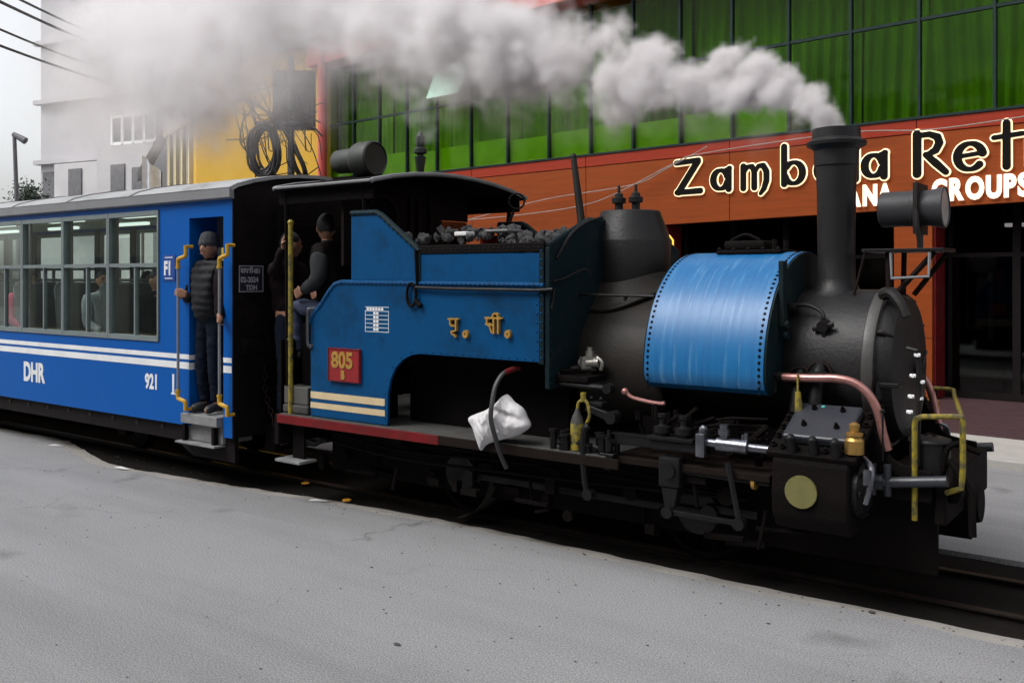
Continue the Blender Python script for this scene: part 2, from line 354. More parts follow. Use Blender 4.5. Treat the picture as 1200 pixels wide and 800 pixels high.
M['lampglass'] = mat('lamp_lens', (.4, .42, .4), .1)
M['neon'] = emat('neon_yellow', (1.0, .48, .05), .7)
M['sign_cream'] = emat('backlit_cream_edge', (1.0, .78, .47), .62)
M['sign_white'] = emat('backlit_white_letter', (1.0, .84, .62), .72)
M['coachlamp'] = emat('coach_tube_light', (.9, 1.0, .95), .6)
M['dimlamp'] = emat('dim_ceiling_lamp', (.9, .85, .9), .12)
M['sign_black'] = mat('sign_black_face', (.004, .0035, .003), .5, spec=.1)
M['leaf'] = mat('dull_leaf', (.05, .07, .05), .8)
def road_wear(m):
    """hairline cracks, dark oil spots and two worn tyre paths along the street"""
    nt = m.node_tree; L = nt.links.new; b = nt.nodes['Principled BSDF']; src = b.inputs['Base Color'].links[0].from_socket
    tc = nd(nt, 'ShaderNodeTexCoord')
    wv = nd(nt, 'ShaderNodeTexNoise', Scale=1.3, Detail=4); L(tc.outputs['Object'], wv.inputs['Vector'])
    ad = nd(nt, 'ShaderNodeVectorMath', operation='ADD'); L(tc.outputs['Object'], ad.inputs[0]); sc = nd(nt, 'ShaderNodeVectorMath', operation='SCALE'); sc.inputs[3].default_value = .9; L(wv.outputs['Color'], sc.inputs[0]); L(sc.outputs[0], ad.inputs[1])
    vo = nd(nt, 'ShaderNodeTexVoronoi', feature='DISTANCE_TO_EDGE', Scale=.42); L(ad.outputs[0], vo.inputs['Vector'])
    cr = nd(nt, 'ShaderNodeMapRange'); cr.inputs[1].default_value = .0; cr.inputs[2].default_value = .006; cr.inputs[3].default_value = .55; cr.inputs[4].default_value = 0; L(vo.outputs['Distance'], cr.inputs[0])
    ms = nd(nt, 'ShaderNodeTexNoise', Scale=.5, Detail=2); L(tc.outputs['Object'], ms.inputs['Vector'])
    mm = nd(nt, 'ShaderNodeMapRange'); mm.inputs[1].default_value = .5; mm.inputs[2].default_value = .62; L(ms.outputs[0], mm.inputs[0])
    mu = nd(nt, 'ShaderNodeMath', operation='MULTIPLY'); L(cr.outputs[0], mu.inputs[0]); L(mm.outputs[0], mu.inputs[1])
    ag = nd(nt, 'ShaderNodeTexNoise', Scale=110, Detail=3); L(tc.outputs['Object'], ag.inputs['Vector'])
    am = nd(nt, 'ShaderNodeMapRange'); am.inputs[1].default_value = .35; am.inputs[2].default_value = .65; am.inputs[3].default_value = .62; am.inputs[4].default_value = 1.3; L(ag.outputs[0], am.inputs[0])
    st = nd(nt, 'ShaderNodeMapping'); st.inputs['Scale'].default_value = (.10, 1.0, 1); L(tc.outputs['Object'], st.inputs['Vector'])
    tn = nd(nt, 'ShaderNodeTexNoise', Scale=1.0, Detail=5, Roughness=.6); L(st.outputs[0], tn.inputs['Vector'])
    tm = nd(nt, 'ShaderNodeMapRange'); tm.inputs[1].default_value = .40; tm.inputs[2].default_value = .64; tm.inputs[3].default_value = 1.10; tm.inputs[4].default_value = .80; L(tn.outputs[0], tm.inputs[0])
    sp = nd(nt, 'ShaderNodeTexVoronoi', Scale=.9); L(ad.outputs[0], sp.inputs['Vector'])
    sm = nd(nt, 'ShaderNodeMapRange'); sm.inputs[1].default_value = .03; sm.inputs[2].default_value = .16; sm.inputs[3].default_value = .66; sm.inputs[4].default_value = 1; L(sp.outputs['Distance'], sm.inputs[0])
    k = nd(nt, 'ShaderNodeMath', operation='MULTIPLY'); L(am.outputs[0], k.inputs[0]); L(tm.outputs[0], k.inputs[1]); k2 = nd(nt, 'ShaderNodeMath', operation='MULTIPLY'); L(k.outputs[0], k2.inputs[0]); L(sm.outputs[0], k2.inputs[1])
    vm = nd(nt, 'ShaderNodeVectorMath', operation='SCALE'); L(src, vm.inputs[0]); L(k2.outputs[0], vm.inputs[3])
    x = nd(nt, 'ShaderNodeMix', data_type='RGBA'); x.inputs[7].default_value = (.05, .05, .05, 1); L(vm.outputs[0], x.inputs[6]); L(mu.outputs[0], x.inputs[0]); L(x.outputs[2], b.inputs['Base Color'])
road_wear(M['asphalt'])

# ---------------------------------------------------------------- ground, road, track
LOCAL = set()
_attach = attach
def attach(o, parent):
    o.parent = parent
    if parent.type == 'EMPTY' and parent.name not in LOCAL:
        o.matrix_parent_inverse = (Matrix.LocRotScale(parent.location, parent.rotation_euler, parent.scale)).inverted()

g = MB(); g.sheet(lambda u, v: Vector((-500 + 1000 * u, -500 + 1000 * v, -.16)), 4, 4)
tag(g.build('ground', mat('dusty_ground', (.13, .125, .12), .9, nscale=.3)), kind='structure')
# near road: a slab whose crumbled edge runs wavily along the track
random.seed(3)
edge = [(-60, -.75), (-30, -.7), (-18, -.62), (-12.5, -.55), (-10.6, -.48), (-9.9, -.6), (-9.2, -.8), (-8.5, -.93), (-7.8, -.87), (-7, -.80), (-6.3, -.72), (-5.8, -.65), (-5, -.60), (-4.3, -.58), (-3.2, -.6), (-2, -.62), (-.5, -.6), (2, -.62), (8, -.6), (30, -.6)]
ep = []
for p in catmull([Vector((a, b, 0)) for a, b in edge], 10): ep.append(Vector((p.x, p.y + .018 * noise.noise(p * 6) + .008 * noise.noise(p * 21), 0)))
rd = MB(); bm = rd.bm
lo = [bm.verts.new((p.x, p.y - .16 + .05 * noise.noise(p * 2.2 + Vector((9, 0, 0))), 0)) for p in ep]; far = [bm.verts.new((p.x * 1.0, -40, 0)) for p in ep]
for i in range(len(ep) - 1): bm.faces.new((far[i], far[i + 1], lo[i + 1], lo[i]))
tag(rd.build('road', M['asphalt'], smooth=0), kind='structure')
re_ = MB(); bm = re_.bm
a = [bm.verts.new(v) for v in [(p.x, q.y, 0) for p, q in zip(ep, [Vector((p.x, p.y - .16 + .05 * noise.noise(p * 2.2 + Vector((9, 0, 0))), 0)) for p in ep])]]
b = [bm.verts.new((p.x, p.y, -.022 + .006 * noise.noise(p * 9))) for p in ep]; c_ = [bm.verts.new((p.x, p.y + .05, -.15)) for p in ep]
for i in range(len(ep) - 1):
    bm.faces.new((a[i], a[i + 1], b[i + 1], b[i])); bm.faces.new((b[i], b[i + 1], c_[i + 1], c_[i]))
tag(re_.build('road_edge', M['roadedge'], smooth=60), kind='structure')
tb = MB(); tb.sheet(lambda u, v: Vector((-60 + 90 * u, -.9 + 1.8 * v, -.034 + .012 * noise.noise(Vector((u * 400, v * 9, 0))))), 500, 10)
tag(tb.build('track_bed', M['trackbed'], smooth=80), kind='structure')
fr_ = MB(); fr_.box(-60, 30, .78, 4.2, -.3, 0.0)
tag(fr_.build('road', M['asphalt'], smooth=0), kind='structure')
trk = thing('railway_track', (-4, 0, 0), None, None); trk['kind'] = 'structure'
for sy in (-1, 1):
    r_ = MB(); r_.prism([(-.045, -.085), (.045, -.085), (.012, -.06), (.012, -.012), (.03, -.006), (.03, .004), (-.03, .004), (-.03, -.006), (-.012, -.012), (-.012, -.06)], -60, 30, 'YZ')
    r_.bm.transform(Matrix.Translation((0, sy * .322, 0))); r_.build('rail', M['rail'], trk, smooth=0)
for x, y, rz, l in ((-9.97, -.80, .35, .16), (-8.28, -1.04, .1, .17), (-5.80, -.80, .5, .15)):
    p = MB(); p.sheet(lambda u, v: Vector(((u - .5) * l, (v - .5) * .055, .004 + .006 * math.sin(u * 5) * v)), 6, 2)
    o = p.build('paper_scrap', M['paper']); o.location = (x, y, .003); o.rotation_euler.z = rz
    tag(o, {-9.97: 'white paper scrap on the road edge below the lettering of the coach', -8.28: 'white paper scrap on the road edge in front of the coach door', -5.8: 'white paper scrap on the road edge below the rear of the engine'}[x], 'litter', 'paper scraps along the road edge')
for i, (x, y, z) in enumerate(((-6.42, -.40, -.03), (-5.62, -.52, -.03))):
    p = MB()
    for k in range(7):
        a = k * .9; p.sph((.022 * math.cos(a), .022 * math.sin(a), .012), .017, 8, (1, 1, .5))
    o = p.build('marigold', M['petal']); o.location = (x, y, z + .012)
    if i: o.location.z = -.005; o.location.y = -.66
    tag(o, ['orange marigold head lying in the dark track bed below the coupling', 'orange marigold head lying at the crumbled road edge below the striped cab panel'][i], 'flower', 'marigolds dropped by the track')
sp = MB(); random.seed(5)
for i in range(420):
    x = random.uniform(-11, 1.5); y = -.72 - random.random() ** 2.2 * 3.6; r = random.choice((.003, .004, .005, .006)) if i > 14 else random.choice((.008, .012, .015))
    sp.sph((x, y, r * .3), r, 6, (1.5, .8, .5))
tag(sp.build('road_grit', M['speck']), 'dark crumbs of grit scattered over the smooth grey road', None, kind='stuff')

# ---------------------------------------------------------------- restaurant building behind the train
# local x runs right along the front, local y runs back from it
fb = thing('restaurant_building', (-2.119, 8.085, 0), 'restaurant building with orange wood fascia and green glass upper storeys', 'building'); fb.rotation_euler.z = R(-5.71); LOCAL.add(fb.name)
zb = lambda x: 2.8 + .0158 * x
seams = [-15.12, -13.03, -10.08, -7.13, -4.18, -1.23, 1.72, 4.67, 7.6]
for i in range(len(seams) - 1):
    x0, x1 = seams[i] + .005, seams[i + 1] - .005
    m = MB(); m.prism([(x0, zb(x0)), (x1, zb(x1)), (x1, 3.83), (x0, 3.83)], -.14, -.02, 'XZ', .004); m.build('cladding_panel', M['orange'], fb, smooth=0)
    m = MB(); m.prism([(x0, 3.84), (x1, 3.84), (x1, 4.03), (x0, 4.03)], -.15, -.02, 'XZ', .004); m.build('cladding_panel', M['orange_red'], fb, smooth=0)
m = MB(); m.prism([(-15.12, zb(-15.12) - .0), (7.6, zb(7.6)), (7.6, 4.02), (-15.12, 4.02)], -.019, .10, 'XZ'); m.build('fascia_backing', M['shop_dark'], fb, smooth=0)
m = MB(); m.box(-15.12, 7.6, -.17, .12, 4.035, 4.07); m.build('flashing', M['mullion'], fb, smooth=0)
cols = [-15.12, -14.13, -13.19, -12.25, -11.28, -10.25, -9.21, -8.14, -7.13, -6.18] + [-5.2 + .99 * i for i in range(13)]
rows = [4.08, 5.47, 6.86]
random.seed(11)
for i in range(len(cols) - 1):
    for j in range(2):
        if (i, j) == (4, 1): continue
        m = MB(); m.box(cols[i] + .03, cols[i + 1] - .03, .005, .013, rows[j] + .03, rows[j + 1] - .03)
        m.bm.transform(Matrix.Translation((cols[i], 0, 0)) @ Matrix.Rotation(R(random.uniform(-.5, .5)), 4, 'Z') @ Matrix.Translation((-cols[i], 0, 0)))
        m.build('glass_pane', M['green_glass'], fb, smooth=0)
    # curtains hang in folds behind each bay
    ph = random.uniform(0, 6); f1 = random.uniform(26, 38); am = random.choice((.008, .012, .02)) if i < 9 else .035
    m = MB(); m.sheet(lambda u, v: Vector((cols[i] + u * (cols[i + 1] - cols[i]), .42 + am * math.sin(ph + f1 * u + 1.3 * math.sin(v * 3 + ph)) + .02 * math.sin(ph + 7 * u + v), 4.1 + 2.7 * v)), 48, 6)
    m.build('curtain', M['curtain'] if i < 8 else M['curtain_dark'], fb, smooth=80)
    if i < 12:
        m = MB(); m.box(cols[i] + .04, cols[i + 1] - .04, .06, .09, 4.09, 4.55 + .03 * (i % 3)); m.build('spandrel_board', M['spandrel'], fb, smooth=0)
for x in cols:
    m = MB(); m.box(x - .021, x + .021, -.035, .05, 4.08, 6.85, .005); m.build('mullion', M['mullion'], fb, smooth=0)
for z in rows[1:2]:
    m = MB(); m.box(-15.12, 7, -.02, .045, z - .022, z + .022); m.build('transom', M['mullion'], fb, smooth=0)
m = MB(); m.box(cols[4] + .03, cols[5] - .03, -.006, .006, -.78, 0, .002); o = m.build('vent_pane', M['pale_glass'], fb, smooth=0); o['label'] = 'pale green vent pane swung open'
o.location = (0, -.02, 6.3); o.rotation_euler.x = R(-24)
m = MB(); m.box(-15.4, 7.6, -.45, .6, 6.87, 7.35, .02); m.build('roof_beam', M['pole_red'], fb, smooth=0)
m = MB(); m.box(-15.3, 7.6, .62, .75, 4.0, 9); m.build('upper_wall', M['mullion'], fb, smooth=0)
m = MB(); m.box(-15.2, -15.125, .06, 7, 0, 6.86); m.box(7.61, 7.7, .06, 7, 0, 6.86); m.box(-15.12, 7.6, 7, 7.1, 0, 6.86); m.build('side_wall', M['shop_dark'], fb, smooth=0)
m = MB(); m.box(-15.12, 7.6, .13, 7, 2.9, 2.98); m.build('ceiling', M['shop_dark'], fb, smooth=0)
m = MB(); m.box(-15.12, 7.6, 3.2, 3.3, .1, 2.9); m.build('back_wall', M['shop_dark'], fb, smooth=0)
for x0, x1 in ((-14.9, -14.4), (-10.4, -9.9), (-5.95, -5.45), (-1.57, -1.04), (2.6, 3.1)):
    for z0, z1 in ((.11, .95), (.956, 1.82), (1.826, zb(x0) - .002)):
        m = MB(); m.box(x0, x1, -.08, .42, z0, z1, .006); m.build('cladding_panel', M['orange'], fb, smooth=0)
    m = MB(); m.box(x1 + .001, x1 + .03, -.03, .35, .11, zb(x0)); m.build('pillar_edge', M['red'], fb, smooth=0)
for a, b in ((-14.36, -10.42), (-9.86, -5.97), (-5.41, -1.6), (-1.0, 2.58)):
    n = 4; wd = (b - a) / n
    for k in range(n):
        x0 = a + k * wd
        f = MB(); f.box(x0, x0 + .05, .46, .53, .11, 2.88); f.box(x0 + wd - .05, x0 + wd, .46, .53, .11, 2.88); f.box(x0 + .05, x0 + wd - .05, .462, .528, .11, .2); f.box(x0 + .05, x0 + wd - .05, .462, .528, 2.1, 2.16)
        fo = f.build('door_frame', M['shop_dark'], fb, smooth=0)
        p = MB(); p.box(x0 + .051, x0 + wd - .051, .49, .5, .2, 2.1); attach(p.build('glass_pane', M['dark_glass'], None, smooth=0), fo)
m = MB(); m.box(-.55, .95, 1.9, 2.2, 1.18, 1.75, .02); m.build('menu_board', mat('dark_green_board', (.03, .05, .04), .6), fb, smooth=0)
m = MB(); m.box(-.62, -.56, 1.0, 1.06, .9, 1.9); m.build('door_handle', M['grey_pipe'], fb, smooth=0)
m = MB(); m.box(-.7, -.55, 1.5, 1.53, 1.55, 1.95); m.build('red_ribbon', M['red'], fb, smooth=0)
m = MB(); m.box(-.6, 1.3, 1.6, 2.6, .11, .75, .03); m.build('counter', mat('dark_counter', (.03, .022, .022), .5), fb, smooth=0)
m = MB(); m.box(-.45, -.15, 1.2, 1.35, 2.55, 2.6); m.build('ceiling_lamp', M['dimlamp'], fb, smooth=0)
pv = MB(); pv.box(-18, 9, -2.75, 7, -.2, .10); pm_ = pv.build('pavement', M['shop_maroon'], None, smooth=0); pm_.location = fb.location; pm_.rotation_euler = fb.rotation_euler; tag(pm_, kind='structure')
pv = MB()
kb = thing('kerb', (-2.119, 8.085, 0), None, None); kb.rotation_euler.z = R(-5.71); LOCAL.add(kb.name); kb['kind'] = 'structure'
for k in range(18):
    m = MB(); m.box(-18 + k * 1.5 + .006, -16.5 + k * 1.5 - .006, -4.1, -2.756, -.2, .085 + random.uniform(0, .006), .012); m.build('kerb_stone', M['kerb'], kb, smooth=0)

# ---- sign lettering on the fascia
def letter(ch):
    W = .085
    if ch == 'Z': return [([(.06, .90), (.78, .93)], .075), ([(.76, .90), (.14, .08)], .10), ([(.08, .07), (.84, .08)], [.075, .085])], .95
    if ch == 'a': return [(arc(.33, .33, .22, .25, 20, 340, 22), [.05 + .05 * abs(math.cos(R(20 + 320 * i / 22 + 0))) for i in range(23)]), ([(.60, .62), (.58, .06)], [.07, .09]), ([(.5, .58), (.62, .62)], .06)], .76
    if ch == 'm': return [([(.10, .62), (.10, .04)], .085), ([(.10, .42), (.22, .60), (.36, .60), (.42, .46), (.42, .04)], [.05, .06, .07, .08, .085]), ([(.42, .42), (.54, .60), (.68, .60), (.77, .44), (.77, .2), (.70, .0), (.60, -.13)], [.05, .06, .075, .085, .085, .075, .05])], .92
    if ch == 'b': return [([(.10, 1.02), (.10, .06)], .085), (arc(.36, .33, .24, .27, 140, -160, 22), [.05 + .045 * abs(math.cos(R(140 - 300 * i / 22))) for i in range(23)])], .72
    if ch == 'l': return [([(.10, 1.02), (.10, .04)], .09)], .30
    if ch == 'R': return [([(.10, .96), (.10, .04)], .10), ([(.10, .93), (.38, .94), (.56, .86), (.60, .72), (.52, .56), (.34, .47)], [.06, .07, .085, .09, .085, .06]), ([(.30, .47), (.52, .26), (.74, .04)], [.07, .09, .075])], .86
    if ch == 'e': return [([(.20, .36), (.60, .40)], .05), (arc(.36, .34, .27, .29, 12, 318, 24), [.05 + .045 * abs(math.cos(R(12 + 306 * i / 24))) for i in range(25)])], .70
    if ch == 't': return [([(.30, 1.0), (.30, .05)], [.08, .085]), ([(.04, .70), (.62, .74)], .055)], .64
    if ch == 'r': return [([(.10, .62), (.10, .04)], .085), ([(.10, .40), (.24, .58), (.42, .60)], [.05, .06, .075])], .50
sg = thing('shop_sign', (-2.119, 8.085, 0), 'black backlit letters reading Zambala Retreat across the orange fascia', 'sign'); sg.rotation_euler.z = R(-5.71); LOCAL.add(sg.name)
sz = .60
for ch, x in zip('ZambalaRetreat', (-5.20, -4.52, -3.97, -3.27, -2.74, -2.15, -2.02, -1.27, -.73, -.24, .16, .52, .98, 1.46)):
    st, wd = letter(ch); base = 3.20 + .010 * (x + 5.2)
    big = contour_mesh(st, .034, .010, .016); face = contour_mesh(st, .0, .014, .016)
    for me in (big, face): me.transform(Matrix.Diagonal((sz, sz, 1, 1)))
    F_ = frame((x, -.168, base), (1, 0, 0), (0, 0, 1)); big.transform(F_)
    face.transform(frame((x, -.180, base), (1, 0, 0), (0, 0, 1)))
    lo_ = link('letter', big, M['sign_cream'], sg, 0); fo = link('letter_face', face, M['sign_black'], None, 0); fo.parent = lo_
sg2 = thing('shop_sign', (-2.119, 8.085, 0), 'white lit lettering reading ANA GROUPS low on the orange fascia', 'sign'); sg2.rotation_euler.z = R(-5.71); LOCAL.add(sg2.name)
xx = -2.22
for ch in 'ANA GROUPS':
    if ch == ' ': xx = -1.015; continue
    me = text_mesh(ch, .40, .012, .020, .70); wd = max(v.co.x for v in me.vertices) + .022
    me.transform(frame((xx, -.17, 2.865 + .010 * (xx + 2.3)), (1, 0, 0), (0, 0, 1))); link('letter', me, M['sign_white'], sg2, 0); xx += wd
ne = MB(); ox, oz = -5.46, 2.33
ne.tube([(ox + a, 0, oz + b) for a, b in ((-.13, -.18), (-.13, .18), (.06, .2), (.13, .12), (.13, -.12), (.05, -.19))], .016, 6, True)
ne.tube([(ox + a, -.002, oz + b) for a, b in arc(0, .06, .055, .06, -60, 250, 12)], .014, 6)
ne.tube([(ox + a, -.002, oz + b) for a, b in arc(0, -.07, .06, .06, 120, -200, 12)], .014, 6)
o = ne.build('neon_sign', M['neon']); o.location = fb.location + Vector((0, -.03, 0)); o.rotation_euler = fb.rotation_euler
tag(o, 'small yellow neon emblem glowing in the dark shop front beside the dome', 'neon sign')
cl = MB(); cl.cyl((-16.854, 9.12, -.1), (-16.854, 9.12, 8.6), .105, seg=20); cl.cyl((-16.854, 9.12, 0.1), (-16.854, 9.12, .3), .16)
tag(cl.build('red_column', M['pole_red']), 'tall red painted column between the yellow wall and the green glass', 'column')

# ---------------------------------------------------------------- yellow house, grey block, street lamp, far things
yb = thing('yellow_house', (-20.84, 8.44, 0), 'yellow plastered house with cream window bars behind the coach', 'house')
m = MB(); m.prism([(-20.84, 8.44), (-17.05, 9.40), (-18.2, 15), (-26, 14.5), (-24.13, 9.725)], -.1, 7.35, 'XY'); m.build('wall', M['yellow_wall'], yb, smooth=0)
m = MB(); m.prism([(-20.86, 8.30), (-16.95, 9.30), (-18.2, 15.2), (-26.2, 14.7), (-24.3, 9.6)], 7.355, 7.55, 'XY'); m.build('roof', M['gutter'], yb, smooth=0)
A, B = Vector((-20.84, 8.44, 0)), Vector((-24.13, 9.725, 0)); dv = (B - A).normalized(); nv = Vector((dv.y, -dv.x, 0)); nv = nv if nv.y < 0 else -nv
def on(t, z, o): q = A + dv * t + nv * o; return Vector((q.x, q.y, z))
def strip(t0, t1, z0, z1, o0, o1, name, mt, parent):
    m = MB(); b = bmesh.new(); P = [on(t, z, o) for o in (o0, o1) for z in (z0, z1) for t in (t0, t1)]
    vs = [b.verts.new(p) for p in P]
    for f in ((0, 1, 3, 2), (4, 6, 7, 5), (0, 4, 5, 1), (2, 3, 7, 6), (0, 2, 6, 4), (1, 5, 7, 3)): b.faces.new([vs[k] for k in f])
    m.add(b); return m.build(name, mt, parent, smooth=0)
for z0, z1 in ((3.2, 5.8), (6.0, 7.1)):
    for k in range(4):
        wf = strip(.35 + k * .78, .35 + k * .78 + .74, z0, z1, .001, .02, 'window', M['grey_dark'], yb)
        strip(.33 + k * .78, .47 + k * .78, z0 - .05, z1 + .05, .003, .10, 'window_bar', M['cream_trim'], wf)
        strip(.72 + k * .78, .78 + k * .78, z0, z1, .003, .06, 'window_bar', M['cream_trim'], wf)
strip(.1, 3.4, 5.8, 5.98, .002, .13, 'window_sill', M['cream_trim'], yb)
gb = thing('grey_block', (-44, 19, 0), 'tall pale grey concrete block fading behind the smoke', 'building')
GA, GB_ = Vector((-48.04, 18.066, 0)), Vector((-39.33, 19.588, 0)); gd = (GB_ - GA).normalized(); gn = Vector((gd.y, -gd.x, 0))
def gp(t, o, z): q = GA + gd * t + gn * o; return Vector((q.x, q.y, z))
def gbox(t0, t1, z0, z1, o0, o1, name, mt, parent=None):
    m = MB(); b = bmesh.new(); vs = [b.verts.new(gp(t, o, z)) for o in (o0, o1) for z in (z0, z1) for t in (t0, t1)]
    for f in ((0, 1, 3, 2), (4, 6, 7, 5), (0, 4, 5, 1), (2, 3, 7, 6), (0, 2, 6, 4), (1, 5, 7, 3)): b.faces.new([vs[k] for k in f])
    m.add(b); return m.build(name, mt, parent or gb, smooth=0)
gbox(0, 9.2, -.1, 24, -9, 0, 'wall', M['grey_wall'])
gbox(5.6, 9.3, -.1, 8.0, .001, 1.2, 'lower_wing', mat('pale_render', (.46, .45, .46), .85, col2=(.38, .37, .39), nscale=.6))
gbox(2.2, 5.5, 5.0, 7.4, .001, .9, 'balcony_storey', mat('pale_plaster', (.5, .49, .5), .85, col2=(.4, .39, .4), nscale=.7))
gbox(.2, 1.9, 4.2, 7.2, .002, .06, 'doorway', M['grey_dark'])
for z in (7.55, 10.6, 13.6, 16.6, 19.6): gbox(-.15, 9.3, z, z + .22, .003, .35, 'floor_ledge', M['grey_wall'])
for t0, z0 in ((3.3, 5.6), (6.6, 5.6), (8.0, 5.4)):
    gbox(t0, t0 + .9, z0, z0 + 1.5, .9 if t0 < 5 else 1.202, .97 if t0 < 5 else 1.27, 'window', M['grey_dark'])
for k in range(4):
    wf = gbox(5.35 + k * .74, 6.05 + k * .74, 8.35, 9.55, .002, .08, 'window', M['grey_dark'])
    for a, b, c, d in ((-.06, .06, 8.25, 9.65), (.64, .76, 8.25, 9.65)): gbox(5.35 + k * .74 + a, 5.35 + k * .74 + b, c, d, .004, .16, 'window_frame', M['white'], wf)
    for c, d in ((8.22, 8.36), (9.52, 9.66)): gbox(5.42 + k * .74, 5.98 + k * .74, c, d, .006, .155, 'window_frame', M['white'], wf)
lp = thing('street_lamp', (-36.75, 11.5, 0), 'thin grey street lamp post against the white sky at the far left', 'street lamp')
m = MB(); m.cyl((-36.6, 11.6, -.1), (-36.84, 11.45, 7.3), .10, .07, 10); m.build('pole', M['pole_grey'], lp)
m = MB(); m.cyl((-36.86, 11.42, 7.32), (-36.45, 11.68, 7.05), .09, .14, 10); m.build('lamp_head', M['pole_grey'], lp)
tr = thing('small_tree', (-46.2, 15.0, 0), 'small dull tree at the left corner of the grey block', 'tree')
TX, TY = -44.5, 15.65
m = MB(); m.tube([(TX, TY, 0), (TX + .1, TY, 2.5), (TX - .05, TY, 4.9)], [.16, .05], 8, smooth=3); m.tube([(TX + .05, TY, 3.5), (TX + .5, TY, 5.2)], [.06, .02], 6); m.build('trunk', M['sleeper'], tr)
m = MB(); random.seed(2); bm = m.bm
for k in range(1300):
    a = Vector((random.gauss(0, .34), random.gauss(0, .34), random.gauss(0, .36))); p = Vector((TX + .15, TY, 5.45)) + a
    u = Vector((random.gauss(0, 1), random.gauss(0, 1), random.gauss(0, 1))).normalized(); v = u.orthogonal().normalized(); s = random.uniform(.05, .11)
    bm.faces.new([bm.verts.new(p + u * s), bm.verts.new(p + v * s * .5), bm.verts.new(p - u * s), bm.verts.new(p - v * s * .5)])
stuffpart(m.build('crown', M['leaf'], tr, smooth=0, tidy=False))
aw = thing('awning', (-27, 10, 0), 'dark slanting awning with a pale cloth between the grey block and the yellow house', 'awning')
m = MB(); P = [(-27.55, 10.9, 5.2), (-26.95, 11.35, 6.5), (-26.8, 11.5, 6.5), (-27.4, 11.05, 5.2)]
b = bmesh.new(); t = [b.verts.new(p) for p in P]; t2 = [b.verts.new(Vector(p) - Vector((0, 0, .3))) for p in P]; b.faces.new(t); b.faces.new(t2[::-1])
for i in range(4): b.faces.new((t[i], t2[i], t2[(i + 1) % 4], t[(i + 1) % 4]))
m.add(b); m.build('canopy', M['grey_dark'], aw, smooth=0)
m = MB(); m.sheet(lambda u, v: Vector((-26.55 + .45 * u, 10.45 + .33 * u + .06 * math.sin(9 * u), 4.3 + 1.3 * v - .5 * u * v)), 10, 6); m.build('hanging_cloth', M['palecloth'], aw)
for x, y in ((-27.4, 11.0), (-26.95, 11.35)):
    m = MB(); m.cyl((x, y, -.1), (x, y, 5.2), .05, seg=8); m.build('post', M['pole_grey'], aw)
# utility pole, its box, coil and cables
up = thing('utility_pole', (-15.75, 7.25, 0), 'grey steel utility pole with a dark junction box before the yellow wall', 'utility pole')
m = MB(); m.cyl((-15.75, 7.25, -.1), (-15.75, 7.25, 6.5), .085, .07, 14); m.build('pole', M['pole_grey'], up)
cr = Vector((.8007, .599, 0))
m = MB(); m.box(-.42, .45, .09, .4, 5.0, 6.25, .02); m.bm.transform(Matrix.Translation((-15.75, 7.25, 0)) @ Matrix.Rotation(R(36.8), 4, 'Z')); m.build('junction_box', M['junction'], up, smooth=0)
m = MB(); m.box(-.30, -.05, .06, .088, 5.3, 6.0, .01); m.box(.1, .38, .06, .088, 5.2, 5.8, .01); m.bm.transform(Matrix.Translation((-15.75, 7.25, 0)) @ Matrix.Rotation(R(36.8), 4, 'Z')); m.build('meter_box', mat('maroon_grey_meter', (.07, .05, .06), .6), up, smooth=0)
m = MB(); m.box(-.75, .2, -.13, -.08, 5.05, 5.12); m.bm.transform(Matrix.Translation((-15.75, 7.25, 0)) @ Matrix.Rotation(R(36.8), 4, 'Z')); m.build('cross_arm', M['pole_grey'], up, smooth=0)
random.seed(8)
cc = MB(); ctr = Vector((-16.12, 6.86, 4.50))
for k in range(14):
    a, b = random.uniform(.22, .33), random.uniform(.42, .56); of = random.uniform(-.09, .09); ti = random.uniform(-.2, .2)
    cc.tube([ctr + cr * (a * math.cos(q) + of * .4 + ti * b * math.sin(q)) + Vector((-.599, .8007, 0)) * of + Vector((0, 0, b * math.sin(q))) for q in [2 * PI * i / 20 for i in range(20)]], .028, 6, True)
cc.tube([ctr + Vector((0, 0, -.5)), ctr + Vector((.05, 0, -.95))], .07, 8)
tag(cc.build('cable_coil', M['cable']), 'thick loops of coiled black cable hanging on the utility pole', 'cable coil')
pt = lambda a, z, dpt=0: Vector((-15.75, 7.15, 0)) + cr * a + Vector((-.599, .8007, 0)) * dpt + Vector((0, 0, z))
ROUTES = [[(-1.1, 5.35), (-.5, 5.15), (0, 5.1), (.6, 4.9), (.75, 4.3)], [(-1.2, 5.7), (-.6, 5.75), (-.1, 5.9), (.3, 5.5), (.4, 4.5)], [(-.95, 5.0), (-.85, 4.4), (-.5, 4.1), (-.2, 3.7)],
          [(-.9, 5.3), (-1.0, 4.7), (-.7, 4.3), (-.65, 3.7)], [(.1, 5.3), (.5, 4.6), (.72, 4.0), (.8, 3.6)], [(.05, 5.0), (.3, 4.4), (.42, 4.1), (.5, 3.7)], [(-.2, 5.2), (.35, 4.2), (.3, 3.95), (.15, 4.3), (.1, 5)],
          [(-1.3, 5.45), (-.9, 5.55), (-.3, 5.3), (.2, 5.35), (.7, 5.1)], [(-.3, 6.2), (-.1, 6.6), (.3, 6.4), (.45, 6.9)], [(-.6, 5.9), (-.7, 5.4), (-.95, 5.1), (-.8, 4.9)], [(-.1, 6.1), (.15, 5.6), (.1, 5.2), (.5, 5.05), (.75, 4.8)]]
random.seed(44)
